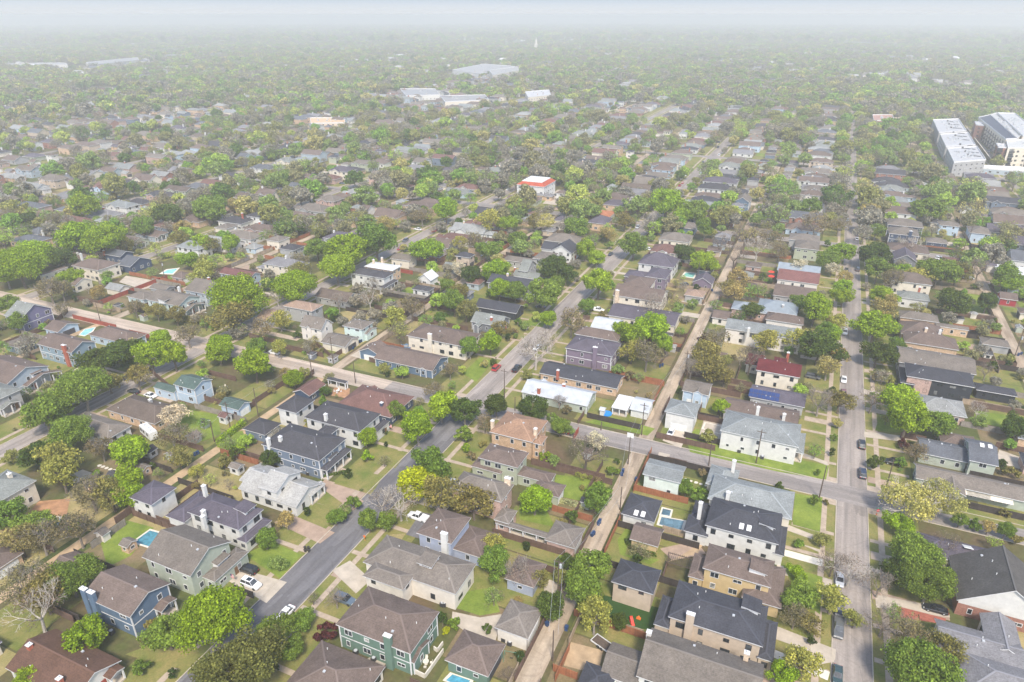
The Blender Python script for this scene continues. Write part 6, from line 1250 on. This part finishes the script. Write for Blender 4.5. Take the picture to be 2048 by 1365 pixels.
# stop sign with street-name plate
x, y = G(1752, 1036); o = thing('stop_sign', 'traffic sign', (x, y, 0), 'red octagonal stop sign with green name plate at the crossing', None, None, math.radians(24)); b = MB(); b.tube((0, 0, 0), (0, 0, 3.1), .04, .04, 6); link('post', b.mesh('post', ['galvanised']), o)
flat('sign_red', (.55, .02, .02), .5, .02); flat('sign_green', (.02, .25, .12), .5, .02); flat('sign_white', (.85, .85, .85), .5, .02)
b = MB(); oc = [(.42*math.cos(math.radians(22.5+45*i)), .42*math.sin(math.radians(22.5+45*i))) for i in range(8)]
b.face([(p[0], -.06, 2.3+p[1]) for p in oc]); b.face([(p[0], -.04, 2.3+p[1]) for p in oc][::-1])
for i in range(8): p, q = oc[i], oc[(i+1) % 8]; b.face([(p[0], -.04, 2.3+p[1]), (q[0], -.04, 2.3+q[1]), (q[0], -.06, 2.3+q[1]), (p[0], -.06, 2.3+p[1])])
link('octagon', b.mesh('octagon', ['sign_red']), o); cu = bpy.data.curves.new('lettering', 'FONT'); cu.body = 'STOP'; cu.size = .32; cu.align_x = 'CENTER'; cu.align_y = 'CENTER'; cu.extrude = .004; cu.materials.append(MT['sign_white']); tc = bpy.data.objects.new('tmp', cu); lme = bpy.data.meshes.new_from_object(tc); bpy.data.objects.remove(tc); t = link('lettering', lme, o, (0, -.07, 2.3)); t.rotation_euler = (math.pi/2, 0, 0)
b = MB(); b.box(-.55, .55, -.02, .02, 2.85, 3.05); link('name_plate', b.mesh('name_plate', ['sign_green']), o)
b = MB(); b.box(-.03, .03, -.03, .03, 0, 1.3); b.face([(0, -.05, .9), (.45, -.05, 1.35), (0, -.05, 1.8), (-.45, -.05, 1.35)]); b.face([(0, -.03, .9), (-.45, -.03, 1.35), (0, -.03, 1.8), (.45, -.03, 1.35)]); x, y = G(730, 1082); me = b.mesh('roadwork_sign', ['orange_cloth']); thing('roadwork_sign', 'sign', (x, y, 0), 'small orange diamond sign beside left street', None, None, 0, me)
def cone(lab, u, v):
    b = MB(); b.box(-.2, .2, -.2, .2, 0, .04); b.tube((0, 0, .04), (0, 0, .75), .16, .03, 8); x, y = G(u, v); thing('traffic_cone', 'cone', (x, y, .05), lab, None, None, 0, b.mesh('traffic_cone', ['orange_cloth']))
cone('orange traffic cone under the stop sign', 1753, 1030)
def slide(x, y):
    o = thing('toy_slide', 'slide', (x, y, 0), 'red toy slide on dark green turf', None, None, .6); b = MB(); b.face([(-.3, -.2, .1), (.3, -.2, .1), (.3, 1.2, 1.1), (-.3, 1.2, 1.1)]); b.box(-.36, -.3, -.2, 1.2, .0, .35); b.box(.3, .36, -.2, 1.2, 0, .35); link('chute', b.mesh('chute', ['toy_red']), o); b = MB(); b.box(-.3, .3, 1.2, 1.5, 0, 1.15); link('ladder', b.mesh('ladder', ['toy_red']), o)
slide(*G(1266, 1252)); 
b = MB(); b.box(-.5, .5, -.3, .3, 0, .35, tx=.1, ty=.08); b.box(-.15, .15, -.25, .25, .35, .6); x, y = G(1277, 1238); thing('toy_car', 'toy', (x, y, 0), 'small orange ride-on toy on dark green turf', None, None, 0, b.mesh('toy_car', ['orange_cloth']))
def table(lab, u, v, m='lamp_white'):
    x, y = G(u, v); o = thing('garden_table', 'table', (x, y, 0), lab); b = MB(); b.tube((0, 0, .7), (0, 0, .75), .6, .6, 12); link('tabletop', b.mesh('tabletop', [m]), o); b = MB(); b.tube((0, 0, 0), (0, 0, .7), .06, .05, 6); b.tube((0, 0, 0), (0, 0, .05), .35, .3, 8); link('pedestal', b.mesh('pedestal', [m]), o)
    for i in range(4):
        a = i*1.57+.4; c = thing('garden_chair', 'chair', (x+1.05*math.cos(a), y+1.05*math.sin(a), 0), None, 'garden chairs round tables', 'pale garden chair', a-math.pi/2); b = MB(); b.box(-.25, .25, -.25, .25, .4, .46); link('seat', b.mesh('seat', [m]), c); b = MB(); b.box(-.25, .25, .2, .25, .46, .95); link('backrest', b.mesh('backrest', [m]), c)
        for sx in (-.21, .21):
            for sy in (-.21, .21): b = MB(); b.tube((sx, sy, 0), (sx, sy, .4), .025, .025, 5); link('leg', b.mesh('leg', [m]), c)
table('white garden table on the orange dirt play yard', 676, 785); table('pale table on white deck of green house', 852, 1328, 'stone_white'); table('small table on patio of pale blue house', 448, 778, 'stone_white')
def umbrella(lab, u, v):
    x, y = G(u, v, 2.4); o = thing('patio_umbrella', 'umbrella', (x, y, 0), lab); b = MB(); b.tube((0, 0, 0), (0, 0, 2.7), .03, .03, 6); link('pole', b.mesh('pole', ['galvanised']), o); b = MB(); b.tube((0, 0, 2.2), (0, 0, 2.8), 1.6, .05, 8, cap=False); link('canopy', b.mesh('canopy', ['toy_red']), o)
umbrella('upper red patio umbrella beside maroon-roofed house', 1543, 543); umbrella('lower red patio umbrella beside maroon-roofed house', 1543, 552)
# pergola
x, y = G(1358, 1140); o = thing('pergola', 'pergola', (x, y, 0), 'dark wooden pergola with slatted top behind yellow house'); b = MB()
for i in range(14): b.box(-2.9+i*.43, -2.82+i*.43, -1.8, 1.8, 2.7, 2.85)
b.box(-3, 3, -1.6, -1.5, 2.55, 2.7); b.box(-3, 3, 1.5, 1.6, 2.55, 2.7); link('slatted_top', b.mesh('slatted_top', ['pole_wood']), o)
for sx in (-2.8, 2.8):
    for sy in (-1.5, 1.5): link('post', POSTM, o, (sx, sy, 0), FC['dark']).scale.z = 1.28
# white deck walls of the green house
def deck(lab, pts, h):
    P = px(pts); x, y = P[0]; o = thing('deck_parapet', 'parapet', (x, y, 0), lab); b = MB()
    for i in range(len(P)-1):
        a, c = Vector((P[i][0]-x, P[i][1]-y)), Vector((P[i+1][0]-x, P[i+1][1]-y)); d = (c-a).normalized(); n = Vector((-d.y, d.x))*.1
        b.face([(*(a-n), h), (*(c-n), h), (*(c+n), h), (*(a+n), h)]); b.face([(*(a-n), 0), (*(c-n), 0), (*(c-n), h), (*(a-n), h)]); b.face([(*(c+n), 0), (*(a+n), 0), (*(a+n), h), (*(c+n), h)])
    link('wall', b.mesh('wall', ['stone_white']), o)
deck('white L-shaped parapet around deck of green house', '826 1345 850 1357 887 1305', 1.1); deck('low white parapet beside stepping stones', '868 1300 875 1305 886 1290', 1.)
def flag(lab, u, v, z):
    x, y = G(u, v, z); o = thing('flag', 'flag', (x, y, 0), lab); b = MB(); b.tube((0, 0, z-.6), (.9, -.3, z+.3), .025, .025, 5); link('staff', b.mesh('staff', ['galvanised']), o); b = MB()
    for i in range(7): y0 = -.02-i*.14; b.box(.05, .95, -.30, -.28, z+y0-.14, z+y0, i % 2)
    b.box(.05, .42, -.31, -.27, z-.56, z, 2); link('cloth', b.mesh('cloth', ['sign_red', 'sign_white', 'solar']), o)
flag('striped flag hanging at driveway corner of sage green house', 462, 1146, 2.6); flag('striped flag hanging from porch of white charcoal-roofed house', 779, 848, 2.8)
def stones(u0, v0, u1, v1, n):
    for i in range(n):
        t = i/(n-1); x, y = G(u0+(u1-u0)*t, v0+(v1-v0)*t); r = R.uniform(.45, .7); b = MB(); b.face([(r*math.cos(a_)*R.uniform(.8, 1.1), r*math.sin(a_)*R.uniform(.8, 1.1), .09) for a_ in [k*1.047 for k in range(6)]]); thing('stepping_stone', 'paving stone', (x, y, 0), None, 'stepping stones', 'flat stepping stone', 0, b.mesh('stepping_stone', ['stone_white']))
stones(1372, 960, 1412, 972, 5); stones(199, 932, 228, 942, 5)
for u, v in ((772, 882), (738, 940), (610, 1072)): pass
# playset
x, y = G(1023, 1320); o = thing('swing_frame', 'play frame', (x, y, 0), 'green metal play frame on tan concrete yard', None, None, .2); b = MB(); flat('frame_green', (.10, .22, .15), .6)
for s in (-1.4, 1.4):
    for q in (-.8, .8): b.tube((s, q, 0), (s, 0, 2.1), .05, .05, 6)
b.tube((-1.4, 0, 2.1), (1.4, 0, 2.1), .05, .05, 6); link('frame', b.mesh('frame', ['frame_green']), o); b = MB(); b.box(-.3, .3, -.12, .12, .5, .55); b.tube((-.28, 0, .5), (-.28, 0, 2.1), .012, .012, 4); b.tube((.28, 0, .5), (.28, 0, 2.1), .012, .012, 4); link('swing_seat', b.mesh('swing_seat', ['pot_dark']), o)
# air-conditioning units beside houses
b = MB(); b.box(-.45, .45, -.45, .45, .05, .95); b.tube((0, 0, .95), (0, 0, 1.0), .36, .36, 12, 1); ACM = b.mesh('air_conditioner', ['dark_metal', 'galvanised'])
for s in '889 1212;617 950;606 945;712 1308;748 1322;1478 905;1524 918;1008 1282;1020 1290;885 1212;224 1268;300 1010'.split(';'): u, v = map(float, s.split()); x, y = G(u, v); thing('air_conditioner', 'air conditioner', (x, y, 0), None, 'air-conditioning units beside the houses', 'grey air-conditioning unit', 0, ACM)
# mailbox, pots
b = MB(); b.box(-.06, .06, -.06, .06, 0, 1.05); b.box(-.13, .13, -.28, .28, 1.05, 1.35); me = b.mesh('mailbox', ['pot_dark']); x, y = G(992, 722); thing('mailbox', 'mailbox', (x, y, 0), 'black mailbox on lawn beside left street', None, None, 0, me)
b = MB(); b.tube((0, 0, 0), (0, 0, .8), .25, .4, 9); b.tube((0, 0, .75), (0, 0, 1.5), .1, .35, 7); me = b.mesh('planter', ['pot_dark'])
for u, v, l in ((611, 1104, 'left black planter beside the sage house walk'), (618, 1104, 'right black planter beside the sage house walk')): x, y = G(u, v); thing('planter', 'planter', (x, y, 0), l, None, None, 0, me)
# ================================================================ HAZE
b = MB(); x0, x1, y0, y1, z0, z1 = -15800, 15800, -2900, 25400, -1, 114.5; b.box(x0, x1, y0, y1, z0, z1); me = b.mesh('haze', ['trim']); hz = bpy.data.materials.new('haze'); hz.use_nodes = True; nt = hz.node_tree; nt.nodes.clear(); out = nt.nodes.new('ShaderNodeOutputMaterial'); pv = nt.nodes.new('ShaderNodeVolumePrincipled')
pv.inputs['Color'].default_value = (1., .97, .92, 1); pv.inputs['Density'].default_value = HZD; pv.inputs['Anisotropy'].default_value = .25; nt.links.new(pv.outputs[0], out.inputs['Volume']); me.materials.clear(); me.materials.append(hz); struct('haze', me, kind='stuff')
# ================================================================ LABELS
bpy.context.view_layer.update()
lm = []
for x, y, h, lab in LM:
    if len(lab.split()) <= 10: u, v, f = PR(x, y, h*.5); lm.append((u, v, lab, f))
lm = [l for l in lm if -60 < l[0] < 2110 and -20 < l[1] < 1420]
groups = {}
for o, noun in ALLT:
    if o.get('label') or not noun: continue
    u, v, f = PR(o.location.x, o.location.y, 2); best = min(lm, key=lambda l: math.hypot(l[0]-u, (l[1]-v)*1.25)); dx, dy = u-best[0], (v-best[1])*1.25
    rel = ('right of' if dx > 0 else 'left of') if abs(dx) > abs(dy) else ('in front of' if dy > 0 else 'behind')
    groups.setdefault((noun, rel, best[2]), []).append((math.hypot(dx, dy), o))
NTH = ['nearest', 'second-nearest', 'third-nearest', 'fourth-nearest', 'fifth-nearest', 'sixth-nearest', 'seventh-nearest', 'eighth-nearest', 'ninth-nearest', 'tenth-nearest']
for (noun, rel, lab), L_ in groups.items():
    L_.sort(key=lambda q: q[0])
    for i, (d, o) in enumerate(L_):
        pre = '' if len(L_) == 1 else (NTH[i] if i < 10 else '%dth-nearest' % (i+1))+' '
        s = f'{pre}{noun} {rel} {lab}'
        if len(s.split()) > 16: s = s.replace('wooden utility ', '').replace('in front of', 'below').replace('small ', '')
        if len(s.split()) > 16: s = ' '.join(s.split()[:16])
        o['label'] = s
seen = {}
for o, noun in ALLT:
    l = o['label']; w_ = l.split()
    if len(w_) > 16: o['label'] = ' '.join(w_[:16])
    if l in seen: print('DUP', l)
    seen[l] = 1
print('things', len(ALLT), 'objects', len(scn.objects))
